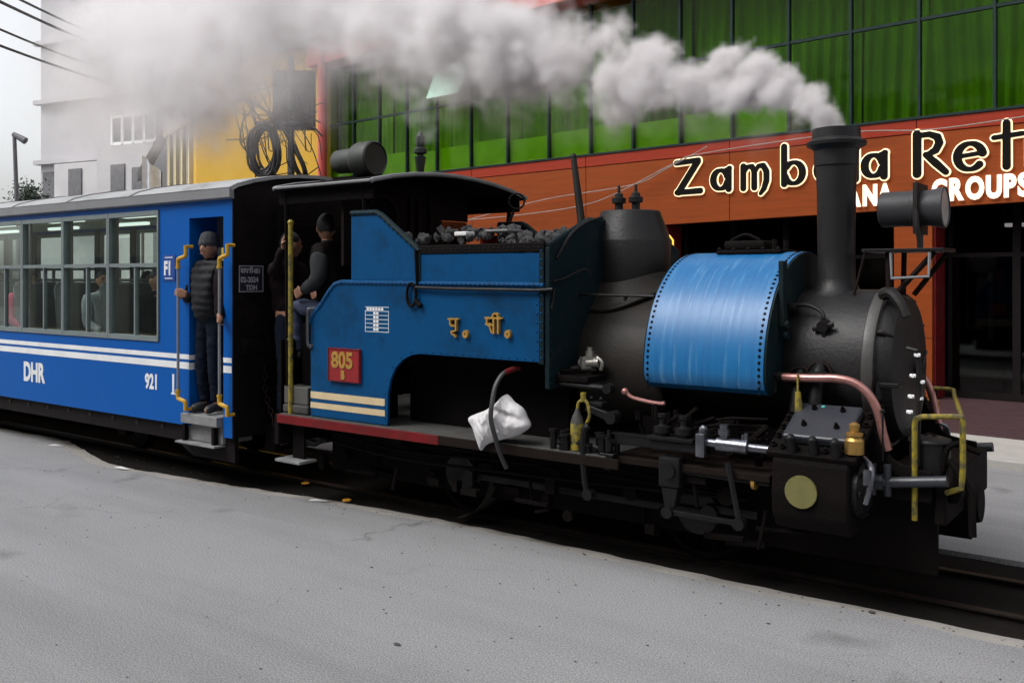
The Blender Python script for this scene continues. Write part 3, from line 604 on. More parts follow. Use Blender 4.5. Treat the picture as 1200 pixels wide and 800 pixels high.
for k in range(26):
    a0, z0 = random.uniform(-1.3, -.1), random.uniform(4.6, 6.2); a1, z1 = random.uniform(-.1, .8), random.uniform(3.7, 6.3)
    ROUTES.append([(a0, z0), (a0 * .6 + a1 * .4 + random.uniform(-.35, .35), (z0 + z1) / 2 + random.uniform(-.55, .25)), (a0 * .3 + a1 * .7 + random.uniform(-.3, .3), z1 + random.uniform(-.4, .5)), (a1, z1)])
thin = MB()
CL = ['outermost', 'top left', 'short hanging left', 'curling left', 'long right', 'inner right', 'thick twisted', 'long level', 'topmost rising', 'small looping', 'doubled middle']
for k, rt in enumerate(ROUTES):
    c_ = thin if k >= 11 else MB()
    c_.tube([pt(a, z, random.uniform(-.12, .05)) for a, z in rt], .05 if k == 6 else random.choice((.012, .016, .022)) if k < 11 else random.choice((.007, .009, .012)), 6, smooth=5)
    if k < 11: tag(c_.build('loose_cable', M['cable']), CL[k] + ' black cable of those strung about the utility pole and its box', 'cable', 'loose cables on the utility pole')
tag(thin.build('cable_tangle', M['cable']), 'mesh of thin tangled black wires about the utility pole', None, kind='stuff')
for p0, p1, s, r, lab in (((-14.5, .7, 5.53), (-26, 11.5, 7.5), .25, .022, 'lowest of the black wires crossing the sky at top left'), ((-14.5, .65, 5.85), (-26, 11.0, 7.9), .3, .02, 'second lowest of the black wires crossing the sky at top left'),
                       ((-12.43, -.25, 5.62), (-23.6, 8.86, 8.02), .15, .020, 'upper black wire of the close pair at top left'), ((-12.25, -.12, 5.36), (-23.6, 8.86, 7.82), .15, .022, 'lower black wire of the close pair at top left')):
    d = Vector(p1) - Vector(p0); q0 = Vector(p0) - d * .6 + Vector((0, 0, .1))
    m = MB(); m.tube(sag(q0, p1, s * 1.4, 26), r, 6); tag(m.build('overhead_wire', M['cable']), lab, 'wire', 'overhead wires at top left')
m = MB(); m.tube(sag((-7.5, .5, 5.6), (-9.07, 8.5, 6.19), .12), .012, 6); tag(m.build('overhead_wire', M['cable']), 'thin black wire crossing in front of the smoke at top centre', 'wire')
fl = lambda x, z: fb.location + Matrix.Rotation(R(-5.71), 3, 'Z') @ Vector((x, -.30, z))
for rt, lab in (([(-10.2, 2.98), (-8.6, 3.02), (-7.1, 3.12), (-6.25, 3.32), (-5.15, 3.72), (-4.6, 3.84), (-2.2, 3.93), (-1.0, 3.85), (.3, 3.90), (2, 4.0)], 'pale wire looping up across the orange fascia and over the sign'), ([(-10.2, 2.96), (-8.0, 3.28), (-6.0, 3.42), (-5.3, 3.64), (-4.5, 3.95)], 'thin grey wire rising across the orange fascia left of the sign')):
    m = MB(); m.tube([fl(x, z) for x, z in rt], .008, 6, smooth=5); tag(m.build('fascia_wire', M['palewire']), lab, 'wire', 'wires across the fascia')
# ---------------------------------------------------------------- unseen houses added behind the camera to block low sky light
hx = [-34, -25, -17.5, -9, -1.5, 7, 15, 24]
for i, (c1, lab) in enumerate((((.36, .34, .30), 'cream rendered house'), ((.25, .30, .30), 'grey green rendered house'), ((.38, .26, .20), 'brick pink house'), ((.30, .30, .32), 'grey rendered house'), ((.40, .36, .24), 'pale ochre house'), ((.28, .22, .2), 'brown rendered house'), ((.33, .35, .36), 'pale grey house'))):
    x0, x1 = hx[i], hx[i + 1] - .06; hgt = (8.6, 9.6, 8.2, 9.2, 8.8, 9.8, 8.4)[i]
    h = thing('sky_blocking_house', ((x0 + x1) / 2, -12.5, 0), lab + ' added out of view across the street to block sky light, number %s from the left seen from the train' % ('one two three four five six seven'.split()[i]), 'house', 'unseen houses added to block low sky light')
    m = MB(); m.box(x0, x1, -18, -12.5, -.1, hgt); m.build('wall', mat('house_render%d' % i, c1, .85, nscale=.6, amt=.3), h, smooth=0)
    m = MB(); m.box(x0 - .02, x1 + .02, -18.2, -12.1, hgt + .002, hgt + .2); m.build('roof', M['gutter'], h, smooth=0)
    n = 3
    for fl_ in range(3):
        for k in range(n):
            xc = x0 + (x1 - x0) * (k + .5) / n; z0 = .1 if fl_ == 0 else .95 + 2.8 * fl_; z1 = 2.5 if fl_ == 0 else z0 + 1.4; hw = .95 if fl_ == 0 else .6
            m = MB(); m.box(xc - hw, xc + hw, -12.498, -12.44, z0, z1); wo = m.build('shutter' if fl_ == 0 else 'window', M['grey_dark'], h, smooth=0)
            m = MB(); m.box(xc - hw - .08, xc + hw + .08, -12.497, -12.36, z0 - .1, z0 - .002); m.build('sill', M['cream_trim'], wo, smooth=0)

# ---------------------------------------------------------------- passenger coach
co = thing('passenger_coach', (-11.3, 0, 0), 'blue passenger coach with two white stripes and grey framed windows', 'railway coach')
XF, XB = -6.72, -16.0
WX = [-7.80 - .862 * k for k in range(10)]
ribs = None
for sy in (-1, 1):
    y0, y1 = sorted((sy * .95, sy * .91))
    def side(pl, name='side_panel', mt='coach_blue', d=0):
        m = MB()
        for a in pl: m.box(*a[:2], y0 - d, y1 + d, *a[2:])
        return m.build(name, M[mt], co, smooth=0)
    side([(XB, -7.335, .485, 1.215)]); side([(XB, XF, 2.43, 2.50)], 'cant_rail'); side([(-7.79, -7.335, 1.2155, 2.4295)], 'side_panel')
    side([(-6.84, XF, .43, 2.4295)], 'corner_post'); side([(-7.3345, -6.8405, 2.335, 2.4295)], 'door_header'); side([(XB, WX[9] - .01, 1.2155, 2.4295)], 'side_panel')
    ys = sy * .952
    for z0, z1 in ((1.075, 1.118), (.988, 1.048)):
        m = MB(); m.box(XB, -7.336, *sorted((sy * .9505, sy * .953)), z0, z1); m.box(-6.838, -6.725, *sorted((sy * .9505, sy * .953)), z0, z1); m.build('stripe', M['white'], co, smooth=0)
    # windows: grey frame, one fixed light above two sliding lights
    for k in range(9):
        xr, xl = WX[k], WX[k + 1]; yo, yi = sy * .962, sy * .90
        a, b = sorted((yo, yi))
        f = MB()
        f.box(xl + .004, xr - .004, a, b, 1.216, 1.262); f.box(xl + .004, xr - .004, a, b, 2.385, 2.429)
        f.box(xl + .002, xl + .024, a, b, 1.262, 2.385); f.box(xr - .024, xr - .002, a, b, 1.262, 2.385); f.box(xl + .024, xr - .024, a + .004, b - .004, 1.908, 1.942)
        xm = (xl + xr) / 2 + .02; f.box(xm - .011, xm + .011, a + .012, b - .012, 1.262, 1.908)
        fo = f.build('window', M['win_frame'], co, smooth=0)
        for x0, x1, z0, z1 in ((xl + .024, xr - .024, 1.942, 2.385), (xl + .024, xm - .011, 1.262, 1.908), (xm + .011, xr - .024, 1.262, 1.908)):
            p = MB(); p.box(x0, x1, sy * .928 - .002, sy * .928 + .002, z0, z1); p.build('pane', M['coach_glass'], fo, smooth=0)
    # door jambs stand in from the side
    for x0, x1 in ((-7.375, -7.3355), (-6.8395, -6.80)):
        m = MB(); m.box(x0, x1, *sorted((sy * .909, sy * .66)), .60, 2.42); jo = m.build('door_jamb', M['coach_blue'], co, smooth=0)
        if x0 < -7:
            for z0, z1 in ((1.07, 1.113), (.983, 1.043)):
                s = MB(); s.box(-7.335, -7.333, *sorted((sy * .949, sy * .70)), z0, z1); s.build('stripe', M['white'], jo, smooth=0)
    m = MB(); m.box(-7.395, -6.87, *sorted((sy * 1.0, sy * .62)), .515, .60, .006); m.box(-7.39, -6.875, *sorted((sy * .93, sy * .62)), .36, .515); m.build('door_step', M['step'], co, smooth=0)
    m = MB(); m.box(-7.45, -6.88, *sorted((sy * 1.02, sy * .8)), .335, .352, .003); fs = m.build('foot_step', M['step'], co, smooth=0)
    for x in (-7.40, -6.97):
        m = MB(); m.box(x, x + .04, *sorted((sy * .98, sy * .94)), .352, .5); m.build('step_bracket', M['frame'], fs, smooth=0)
    # hand rails: grey tube with yellow elbows
    for x, x2 in ((-7.385, -7.285), (-6.785, -6.69)):
        yr = sy * 1.03
        m = MB(); m.tube([(x, yr, .76), (x, yr, 1.95)], .013, 10); h = m.build('handrail', M['grey_pipe'], co)
        m = MB(); m.tube([(x, yr, 1.90), (x, yr, 1.955), (x + .012, yr, 1.972), (x2 - .02, sy * 1.025, 1.99), (x2, sy * 1.02, 2.005), (x2, sy * 1.02, 2.09)], .0185, 10, smooth=3); m.tube([(x2, sy * 1.02, 2.08), (x2, sy * .95, 2.08)], .015, 8)
        m.cyl((x, yr, 1.885), (x, yr, 1.905), .023); m.build('elbow', M['yellow'], h)
        m = MB(); m.tube([(x, yr, .80), (x, yr, .745), (x + .012, yr, .73), (x2 - .025, sy * 1.025, .715), (x2 - .004, sy * 1.02, .70), (x2 - .004, sy * 1.02, .63)], .0185, 10, smooth=3); m.tube([(x2 - .004, sy * 1.02, .64), (x2 - .004, sy * .95, .64)], .015, 8)
        m.cyl((x, yr, .79), (x, yr, .81), .023); m.build('elbow', M['yellow'], h)
    m = MB(); m.prism([(sy * .952, 2.478), (sy * 1.0, 2.49), (sy * 1.0, 2.565), (sy * .955, 2.575)], XB, XF + .03, 'YZ'); m.build('gutter', M['gutter'], co, smooth=0)
    # sole bar and its round bolts, deeper apron at the door end
    m = MB(); m.prism([(XB, .475), (-6.75, .475), (-6.75, .21), (-7.35, .21), (-7.62, .33), (XB, .33)], *sorted((sy * .90, sy * .86)), 'XZ'); m.build('sole_bar', M['end_black'], co, smooth=0)
    pts = [(-15.8 + .42 * i, sy * .901, .43) for i in range(21)]
    stuffpart(rivets(pts, [(0, sy, 0)] * len(pts), .03, 10, .3).build('sole_bar_bolts', M['black'], co))
    # lettering
    def decal(body, x, z, size, sx=.72, off=.012, sp=1.0, mt='white', par=co, nm='lettering'):
        me = text_mesh(body, size, .001, off, sx, sp); u = (1, 0, 0) if sy < 0 else (-1, 0, 0)
        xx = x if sy < 0 else x + .45
        me.transform(frame((xx, sy * .9525, z), u, (0, 0, 1))); return link(nm, me, M[mt], par, 0)
    decal('DHR', -10.36, .70, .275, .78, .012); decal('921', -8.03, .775, .19, .76, .007)
    m = MB(); m.box(-7.59, -7.562, *sorted((sy * .951, sy * .9535)), .75, .93); m.box(-7.61, -7.542, *sorted((sy * .951, sy * .9533)), .745, .76); m.build('lettering', M['white'], co, smooth=0)
    m = MB(); m.box(-7.735, -7.545, *sorted((sy * .951, sy * .957)), 1.775, 2.01, .002); fp = m.build('class_plate', mat('blue_sign_plate%d' % sy, (.01, .06, .30), .4), co, smooth=0)
    me = text_mesh('F1', .17, .001, .008, .72); me.transform(frame((-7.715 if sy < 0 else -7.56, sy * .958, 1.835), (1, 0, 0) if sy < 0 else (-1, 0, 0), (0, 0, 1))); link('lettering', me, M['white'], fp, 0)
    m = MB(); m.box(-7.70, -7.58, *sorted((sy * .957, sy * .9585)), 1.795, 1.803); m.box(-7.70, -7.58, *sorted((sy * .957, sy * .9585)), 1.985, 1.993); m.build('rule', M['white'], fp, smooth=0)
prof = [(-1.0, 2.575), (-.93, 2.612), (-.75, 2.665), (-.5, 2.715), (-.25, 2.745), (0, 2.755), (.25, 2.745), (.5, 2.715), (.75, 2.665), (.93, 2.612), (1.0, 2.575)]
m = MB(); m.prism(prof + [(y * .98, z - .03) for y, z in prof[::-1]], XB, XF + .035, 'YZ'); m.build('roof', M['roof_grey'], co, smooth=30)
for k in range(7):
    X = -8.2 - 1.15 * k; m = MB()
    m.prism([(y, z + .001) for y, z in prof] + [(y, z + .009) for y, z in prof[::-1]], X - .02, X + .02, 'YZ')
    m.build('roof_seam', M['gutter'], co, smooth=0)
endp = [(-.949, .43), (-.949, 2.56)] + [(y * .975, z - .012) for y, z in prof] + [(.949, 2.56), (.949, .43)]
m = MB(); m.prism(endp, XF - .03, XF + .012, 'YZ'); ew = m.build('end_wall', M['end_black'], co, smooth=0)
m = MB(); m.prism(endp, XB, XB + .03, 'YZ'); m.build('end_wall', M['end_black'], co, smooth=0)
m = MB(); m.box(XF + .013, XF + .05, -.40, .40, .55, 2.3, .01); m.box(XF + .05, XF + .065, -.30, .30, 1.4, 2.1, .005); gd_ = m.build('gangway_door', M['frame'], co, smooth=0)
m = MB(); m.tube([(XF + .09, -.36, .9), (XF + .11, -.36, 1.2), (XF + .09, -.36, 1.9)], .012, 8); m.build('handle', M['wornyellow'], gd_)
for y in (-.47, .47):
    m = MB(); m.box(XF + .013, XF + .06, y - .03, y + .03, .5, 2.4, .006); m.build('end_pillar', M['end_black'], co, smooth=0)
nb = MB(); nb.box(XF + .013, XF + .022, -.90, -.635, 1.675, 1.915, .002); no = nb.build('notice', M['dark_sign'], co, smooth=0)
m = MB()
for a in ((-.895, -.889, 1.682, 1.908), (-.646, -.640, 1.682, 1.908), (-.889, -.646, 1.682, 1.688), (-.889, -.646, 1.902, 1.908)): m.box(XF + .022, XF + .0235, *a)
m.build('border', M['sign_text'], no, smooth=0)
for body, y, z, sz_, sx in (('वापसी', -.880, 1.845, .062, .9), ('481', -.745, 1.843, .060, .85), ('02-2024', -.880, 1.765, .066, .85), ('TDH', -.825, 1.700, .058, 1.0)):
    me = text_mesh(body, sz_, .0006, .002, sx); me.transform(frame((XF + .0235, y, z), (0, 1, 0), (0, 0, 1))); link('lettering', me, M['sign_text'], no, 0)
m = MB(); m.box(XF + .013, XF + .03, -.86, -.64, 1.15, 1.28, .004)
for y in (-.82, -.75, -.68): m.cyl((XF + .03, y, 1.215), (XF + .037, y, 1.215), .018, seg=10)
m.build('socket_plate', M['grey_iron'], co, smooth=30)
m = MB(); m.box(XF + .013, XF + .16, -.62, .62, .28, .52, .02); m.cyl((XF + .1, 0, .42), (XF + .34, 0, .42), .05); m.cyl((XF + .33, 0, .42), (XF + .37, 0, .42), .13); m.build('buffer_beam', M['frame'], co, smooth=30)
m = MB(); m.tube([(XF + .05, -.45, 1.0), (XF + .12, -.46, .8), (XF + .15, -.45, .5), (XF + .3, -.3, .32), (XF + .42, -.25, .5)], .022, 8, smooth=5); m.tube([(XF + .05, -.30, .95), (XF + .11, -.31, .7), (XF + .2, -.3, .4), (XF + .33, -.2, .34)], .02, 8, smooth=5); m.build('brake_hose', M['hose'], co)
m = MB(); m.box(XB + .03, XF - .03, -.905, .905, .52, .58); m.build('floor', M['seat'], co, smooth=0)
m = MB(); m.box(XB + .04, XF - .035, -.90, .90, 2.47, 2.50); m.build('ceiling', M['interior'], co, smooth=0)
for x in (-7.80,):
    m = MB(); m.box(x - .02, x + .02, -.905, -.34, .58, 2.468); m.box(x - .02, x + .02, .34, .905, .58, 2.468); m.box(x - .02, x + .02, -.34, .34, 2.1, 2.468); m.build('partition', M['interior'], co, smooth=0)
for sy in (-1, 1):
    for k in range(9):
        m = MB(); m.box(WX[k] - .05, WX[k] + .03, *sorted((sy * .898, sy * .86)), .6, 2.46); m.build('inner_pillar', M['seat'], co, smooth=0)
    m = MB(); m.box(XB + .1, -7.83, *sorted((sy * .905, sy * .89)), .6, 1.21); m.build('inner_lining', M['interior'], co, smooth=0)
def seat(x, y, d):
    m = MB(); m.box(-.09, .09, -.36, .36, .5, 1.18, .05)
    m.bm.transform(Matrix.Translation((x - d * .28, y, .58)) @ Matrix.Rotation(R(-8 * d), 4, 'Y')); b = m.build('seat', M['seat'], co)
    m = MB(); m.box(x - .26, x + .24, y - .36, y + .36, .86, 1.0, .04); m.box(x - .2, x + .2, y - .3, y + .3, .58, .86); m.build('seat_cushion', M['seat'], b)
    m = MB(); m.tube([(x - d * .44, y - .34, 1.5), (x - d * .47, y - .33, 1.74), (x - d * .47, y, 1.78), (x - d * .47, y + .33, 1.74), (x - d * .44, y + .34, 1.5)], .014, 6, smooth=3); m.build('grab_rail', M['grey_pipe'], b)
for k in range(8):
    for y in (-.48, .48): seat(-8.55 - .90 * k, y, 1 if k % 2 else 1)
m = MB(); m.tube([(-9.0, 0, 2.46), (-9.0, 0, 2.35)], .02, 8); m.build('ceiling_rose', M['interior'], co, smooth=0)
for x in (-8.95, -10.5, -12.1, -13.7):
    for y in (-.40, .40):
        m = MB(); m.box(x - .35, x + .35, y - .03, y + .03, 2.435, 2.468, .004); m.build('ceiling_light', M['coachlamp'], co, smooth=0)
# garlands and papers seen through the glass
m = MB(); m.box(-8.05, -7.95, .2, .5, 1.95, 2.25); m.build('poster', mat('yellow_green_poster', (.45, .5, .2), .6), co, smooth=0)
m = MB(); m.box(-7.96, -7.9, -.1, .25, 2.15, 2.3, .01); m.build('orange_cloth', mat('orange_cloth', (.6, .13, .03), .7), co, smooth=0)
# bogies
for bx in (-8.6, -14.2):
    m = MB()
    for sy in (-1, 1): m.box(bx - .85, bx + .85, sy * .42 - .03, sy * .42 + .03, .2, .36, .01)
    m.box(bx - .15, bx + .15, -.45, .45, .22, .33); bo = m.build('bogie', M['soot'], co, smooth=0)
    for dx in (-.5, .5):
        for sy in (-1, 1):
            m = MB(); m.lathe([(.0, -.05), (.23, -.05), (.235, -.01), (.26, -.005), (.26, .02), (.0, .02)], (bx + dx, sy * .33, .25), 'Y', 24)
            m.build('wheel', M['frame'], bo)
            m = MB(); m.box(bx + dx - .09, bx + dx + .09, *sorted((sy * .455, sy * .56)), .17, .33, .015); m.build('axle_box', M['frame'], bo, smooth=0)

# ---------------------------------------------------------------- steam locomotive
lo = thing('steam_locomotive', (-3.4, 0, 0), 'blue and black saddle tank steam engine numbered 805 blowing smoke', 'steam engine')
def P(m, name, mt, par=lo, smooth=35, label=None):
    o = m.build(name, M[mt] if isinstance(mt, str) else mt, par, smooth)
    if label: o['label'] = label
    return o
# frames and footplate
m = MB(); m.box(-6.08, -3.0, -.975, .975, .655, .705, .004); fpl = P(m, 'footplate', 'dust', smooth=0)
m = MB(); m.box(-3.0, -1.98, -.90, .90, .66, .70, .004); P(m, 'front_footplate', 'rustplate', smooth=0)
for sy in (-1, 1):
    m = MB(); m.box(-6.085, -4.35, *sorted((sy * .990, sy * .9755)), .632, .700, .004); P(m, 'valance', 'red', smooth=0)
    m = MB(); m.box(-4.349, -2.9, *sorted((sy * .988, sy * .9755)), .635, .698, .004); P(m, 'valance', 'rustplate', smooth=0, label='brown rusty valance strip')
    m = MB(); m.box(-6.0, -1.205, *sorted((sy * .47, sy * .43)), .18, .65, .005); P(m, 'frame_plate', 'frame', smooth=0)
m = MB(); m.box(-6.14, -6.086, -.97, .97, .45, .70, .008); bb = P(m, 'rear_beam', 'frame', smooth=0)
m = MB(); m.cyl((-6.14, 0, .45), (-6.30, 0, .45), .06); m.cyl((-6.30, 0, .45), (-6.34, 0, .45), .14); P(m, 'coupler', 'frame', bb)
# rear steps
for sy in (-1, 1):
    m = MB(); m.box(-6.02, -5.88, *sorted((sy * .88, sy * .86)), .34, .655, .003); hs_ = P(m, 'step_hanger', 'frame', smooth=0)
    m = MB(); m.box(-6.12, -5.82, *sorted((sy * .98, sy * .80)), .315, .338, .003); P(m, 'step_tread', 'step', hs_, smooth=0)
# side sheets with the wheel arch cut out, cab cut-away and coal bunker side
arcp = [(-4.57, 1.255), (-4.66, 1.243), (-4.745, 1.205), (-4.82, 1.14), (-4.87, 1.05), (-4.895, .95), (-4.90, .71)]
lower = [(-5.745, .71), (-5.745, 1.44), (-5.735, 1.49), (-5.69, 1.54), (-5.64, 1.575), (-5.60, 1.62), (-5.53, 1.70), (-5.47, 1.745), (-5.40, 1.76), (-3.50, 1.745), (-3.50, 1.25)] + arcp
upper = [(-5.285, 1.785), (-5.285, 2.29), (-5.02, 2.285), (-4.97, 2.262), (-4.585, 1.985), (-4.585, 1.78)]
bunk = [(-4.58, 1.775), (-4.58, 1.985), (-3.50, 1.965), (-3.50, 1.765)]
for sy in (-1, 1):
    ya = sorted((sy * .930, sy * .905))
    m = MB(); m.prism(lower, *ya, 'XZ', .003); sp_ = P(m, 'side_sheet', 'loco_blue', smooth=20)
    m = MB(); m.prism(upper, *ya, 'XZ', .003); P(m, 'cab_side_sheet', 'loco_blue', smooth=20)
    m = MB(); m.prism(bunk, *ya, 'XZ', .003); P(m, 'bunker_side', 'loco_blue', smooth=0)
    yb_ = sy * .938
    m = MB(); m.tube([(x, sy * .921, z) for x, z in [(-5.745, 1.44), (-5.735, 1.49), (-5.69, 1.54), (-5.64, 1.575), (-5.60, 1.62), (-5.53, 1.70), (-5.47, 1.752), (-5.40, 1.768), (-3.49, 1.755)]], .021, 8); bd = P(m, 'beading', 'loco_blue')
    m = MB(); m.tube([(-5.285, sy * .92, 2.295), (-5.02, sy * .92, 2.292), (-4.965, sy * .92, 2.268), (-4.585, sy * .92, 1.998)], .024, 8); P(m, 'edge_moulding', 'teal')
    m = MB(); m.box(-4.60, -3.485, *sorted((sy * .937, sy * .89)), 1.972, 2.035, .006); m.bm.transform(Matrix.Translation((-4.6, 0, 0)) @ Matrix.Shear('XZ', 4, (0, 0)) @ Matrix.Translation((4.6, 0, 0)))
    P(m, 'bunker_rim', 'frame', smooth=0)
    m = MB(); m.box(-4.60, -4.565, *sorted((sy * .936, sy * .9302)), 1.78, 2.0); m.box(-3.525, -3.488, *sorted((sy * .936, sy * .9302)), 1.24, 2.03, .002); P(m, 'corner_strip', 'teal', smooth=0)
    edge_s = []
    for (x0, z0), (x1, z1), n in (((-5.40, 1.768), (-3.5, 1.755), 46), ((-4.55, 1.275), (-3.54, 1.27), 15), ((-3.545, 1.30), (-3.545, 1.72), 7), ((-4.6, 2.0), (-5.0, 2.28), 9), ((-5.27, 2.292), (-5.03, 2.29), 5), ((-5.66, 1.565), (-5.45, 1.76), 6)):
        edge_s += [Vector((p.x, sy * (.9415 if z0 > 1.7 and n != 7 or z0 > 1.55 else .930), p.z)) for p in line_pts((x0, 0, z0), (x1, 0, z1), n)]
    edge_s += [Vector((x, sy * .93, z)) for x, z in ((-4.66, 1.268), (-4.77, 1.222), (-4.85, 1.15), (-4.905, 1.05), (-4.925, .95), (-4.93, .85), (-4.93, .76))]
    rr_ = [Vector((p.x, sy * .937, p.z)) for p in line_pts((-4.58, 0, 2.004), (-3.5, 0, 2.004), 26)]; stuffpart(P(rivets(rr_, [(0, sy, 0)] * 26, .008, 6, .6), 'rivets', 'grey_iron'))
    edge_s += [Vector((-3.506, sy * .936, z)) for z in np.linspace(1.28, 1.98, 13)]
    stuffpart(P(rivets(edge_s, [(0, sy, 0)] * len(edge_s), .0085, 6, .6), 'rivets', 'loco_blue'))
    for z0, z1 in ((.852, .906), (.776, .822)):
        m = MB(); m.box(-5.742, -4.925, *sorted((sy * .9305, sy * .9325)), z0, z1); P(m, 'stripe', 'cream', smooth=0)
    # number plate
    m = MB(); m.box(-5.517, -5.172, *sorted((sy * .9302, sy * .952)), 1.005, 1.262, .004); npl = P(m, 'number_plate', 'plate_red', smooth=0)
    m = MB()
    for a in ((-5.517, -5.172, 1.252, 1.262), (-5.517, -5.172, 1.005, 1.013), (-5.517, -5.508, 1.013, 1.252), (-5.181, -5.172, 1.013, 1.252)): m.box(a[0], a[1], *sorted((sy * .951, sy * .956)), a[2], a[3])
    P(m, 'plate_border', 'red', npl, 0)
    for body, x, z, sz_, sx in (('805', -5.478, 1.115, .168, .95), ('B', -5.37, 1.03, .085, .8)):
        me = text_mesh(body, sz_, .004, .006, sx); me.transform(frame((x if sy < 0 else x + .28, sy * .953, z), (-sy, 0, 0), (0, 0, 1))); link('numerals', me, M['gold'], npl, 0)
    # painted data table
    m = MB(); ty = sorted((sy * .9303, sy * .9312))
    for z in np.linspace(1.40, 1.585, 7): m.box(-5.13, -4.885, *ty, z - .002, z + .002)
    for x in (-5.13, -4.887): m.box(x - .002, x + .002, *ty, 1.40, 1.56)
    P(m, 'data_table', 'white', smooth=0)
    m = MB()
    for k, z in enumerate(np.linspace(1.408, 1.56, 6)):
        for q in range(2 if k < 5 else 6): m.box(-5.045 + q * .03 - (.07 if k == 5 else 0), -5.022 + q * .03 - (.07 if k == 5 else 0), *sorted((sy * .9303, sy * .9314)), z, z + .019)
    P(m, 'table_figures', 'white', smooth=0)
    # cast letters
    pu = [([(-.42, .40), (.42, .40)], .055), ([(-.26, .38), (-.27, .08), (-.16, -.06), (.04, -.06), (.2, .0)], .055), ([(.24, .38), (.24, -.34)], .06), ([(.22, -.34), (.02, -.44), (-.16, -.42), (-.12, -.58), (.06, -.64), (.22, -.78)], [.05, .055, .05, .05, .055, .05])]
    sa = [([(-.55, .40), (.72, .40)], .055), ([(-.42, .38), (-.40, .05), (-.28, -.06), (-.20, .05)], .055), ([(-.48, .02), (-.22, -.06), (-.02, -.5)], .055), ([(-.25, -.02), (.12, -.02)], .055), ([(.12, .40), (.12, -.52)], .06), ([(.46, .40), (.46, -.52)], .06), ([(.46, .42), (.42, .62), (.22, .70), (.06, .60), (.02, .42)], .055)]
    dot = [(arc(0, 0, .10, .12, 0, 360, 12), .055)]
    for st, x, z, s_ in ((pu, -4.245, 1.475, .105), (dot, -4.135, 1.415, .16), (sa, -3.90, 1.488, .11), (dot, -3.77, 1.428, .16)):
        me = contour_mesh(st, .0, .012, .03); me.transform(Matrix.Diagonal((s_, s_ * 1.0, 1, 1))); me.transform(frame((x, sy * .943, z), (-sy, 0, 0), (0, 0, 1))); link('cast_letter', me, M['gold'], lo, 0)
    # long rail, hook ring, hand grips
    m = MB(); m.tube([(-4.59, sy * .955, 1.735), (-4.3, sy * .958, 1.728), (-3.52, sy * .955, 1.722), (-3.42, sy * .93, 1.73)], .012, 8); P(m, 'side_rod', 'grey_iron')
    m = MB(); m.tube([(-4.64 + .045 * math.cos(a), sy * .95, 1.68 + .085 * math.sin(a)) for a in np.linspace(0, 2 * PI, 14)[:-1]], .011, 6, True); m.tube([(-4.59, sy * .945, 1.75), (-4.60, sy * .95, 2.0)], .010, 6); m.tube([(-4.60, sy * .95, 1.64), (-4.55, sy * .95, 1.60)], .02, 6); P(m, 'hook_ring', 'frame')
    m = MB(); m.tube([(-5.70, sy * .92, 1.565), (-5.73, sy * .96, 1.555), (-5.745, sy * .96, 1.52), (-5.745, sy * .96, 1.29), (-5.73, sy * .95, 1.265), (-5.72, sy * .92, 1.265)], .013, 8, smooth=3); m.sph((-5.735, sy * .94, 1.262), .022, 8); P(m, 'grab_handle', 'steel')
    m = MB(); m.tube([(-5.985, sy * .93, .70), (-5.985, sy * .93, 2.24)], .020, 10); m.cyl((-5.985, sy * .93, 1.30), (-5.985, sy * .93, 1.315), .026); m.sph((-5.985, sy * .93, 2.25), .026, 8); P(m, 'cab_pole', 'wornyellow')
# bunker body
m = MB(); m.box(-4.9, -3.49, -.90, .90, 1.27, 1.9); P(m, 'bunker_floor', 'soot', smooth=0)
m = MB(); m.prism([(-.925, 1.08), (-.925, 2.0), (-.42, 2.19), (.42, 2.19), (.925, 2.0), (.925, 1.08)], -3.486, -3.45, 'YZ', .004); bf = P(m, 'bunker_front', 'teal', smooth=0)
m = MB()
for sy in (-1, 1): m.tube([(-3.47, sy * .92, 2.01), (-3.47, sy * .42, 2.20)], .022, 8)
m.tube([(-3.47, -.42, 2.2), (-3.47, .42, 2.2)], .022, 8); P(m, 'edge_moulding', 'teal', bf)
pts = [(-3.449, -.905, z) for z in np.linspace(1.12, 1.98, 18)] + [(-3.449, .905, z) for z in np.linspace(1.12, 1.98, 18)]
stuffpart(P(rivets(pts, [(1, 0, 0)] * 36, .009), 'rivets', 'teal', bf))
m = MB(); m.box(-3.45, -3.2, -.86, -.62, 1.13, 1.17, .004); m.tube([(-3.45, -.80, 1.19), (-3.22, -.72, 1.2)], .012, 6); m.sph((-3.3, -.84, 1.22), .03, 8, (1.4, 1, .6)); P(m, 'tool_bracket', 'frame')
m = MB(); m.tube([(-3.44, -.90, 1.78), (-3.42, -.80, 1.80), (-3.38, -.62, 1.86), (-3.36, -.56, 1.83)], .009, 6, smooth=4); m.tube([(-3.44, -.86, 1.93), (-3.43, -.70, 2.09), (-3.42, -.52, 2.18), (-3.4, -.35, 2.22)], .011, 6, smooth=4); m.tube([(-3.44, -.91, 1.60), (-3.44, -.88, 1.74)], .008, 6); P(m, 'copper_pipe', 'grey_iron')
# firebox and boiler
m = MB()
def fbx(u, v):
    a = -PI * .5 + 2 * PI * v; x = -3.45 + .62 * u; r = .575 + .03 * math.cos(u * PI * .5)
    return Vector((x, r * math.sin(a) * (1.0), 1.17 + r * math.cos(a) * .92 if math.cos(a) > 0 else 1.17 + r * math.cos(a) * .75))
m.sheet(fbx, 12, 48); P(m, 'firebox', 'firebox', smooth=50)
m = MB(); m.cyl((-2.9, 0, 1.25), (-2.0, 0, 1.25), .46, seg=40); P(m, 'boiler', 'firebox')
m = MB(); m.box(-3.5, -2.75, -.40, .40, .40, .80, .01); P(m, 'ash_pan', 'soot', smooth=0)
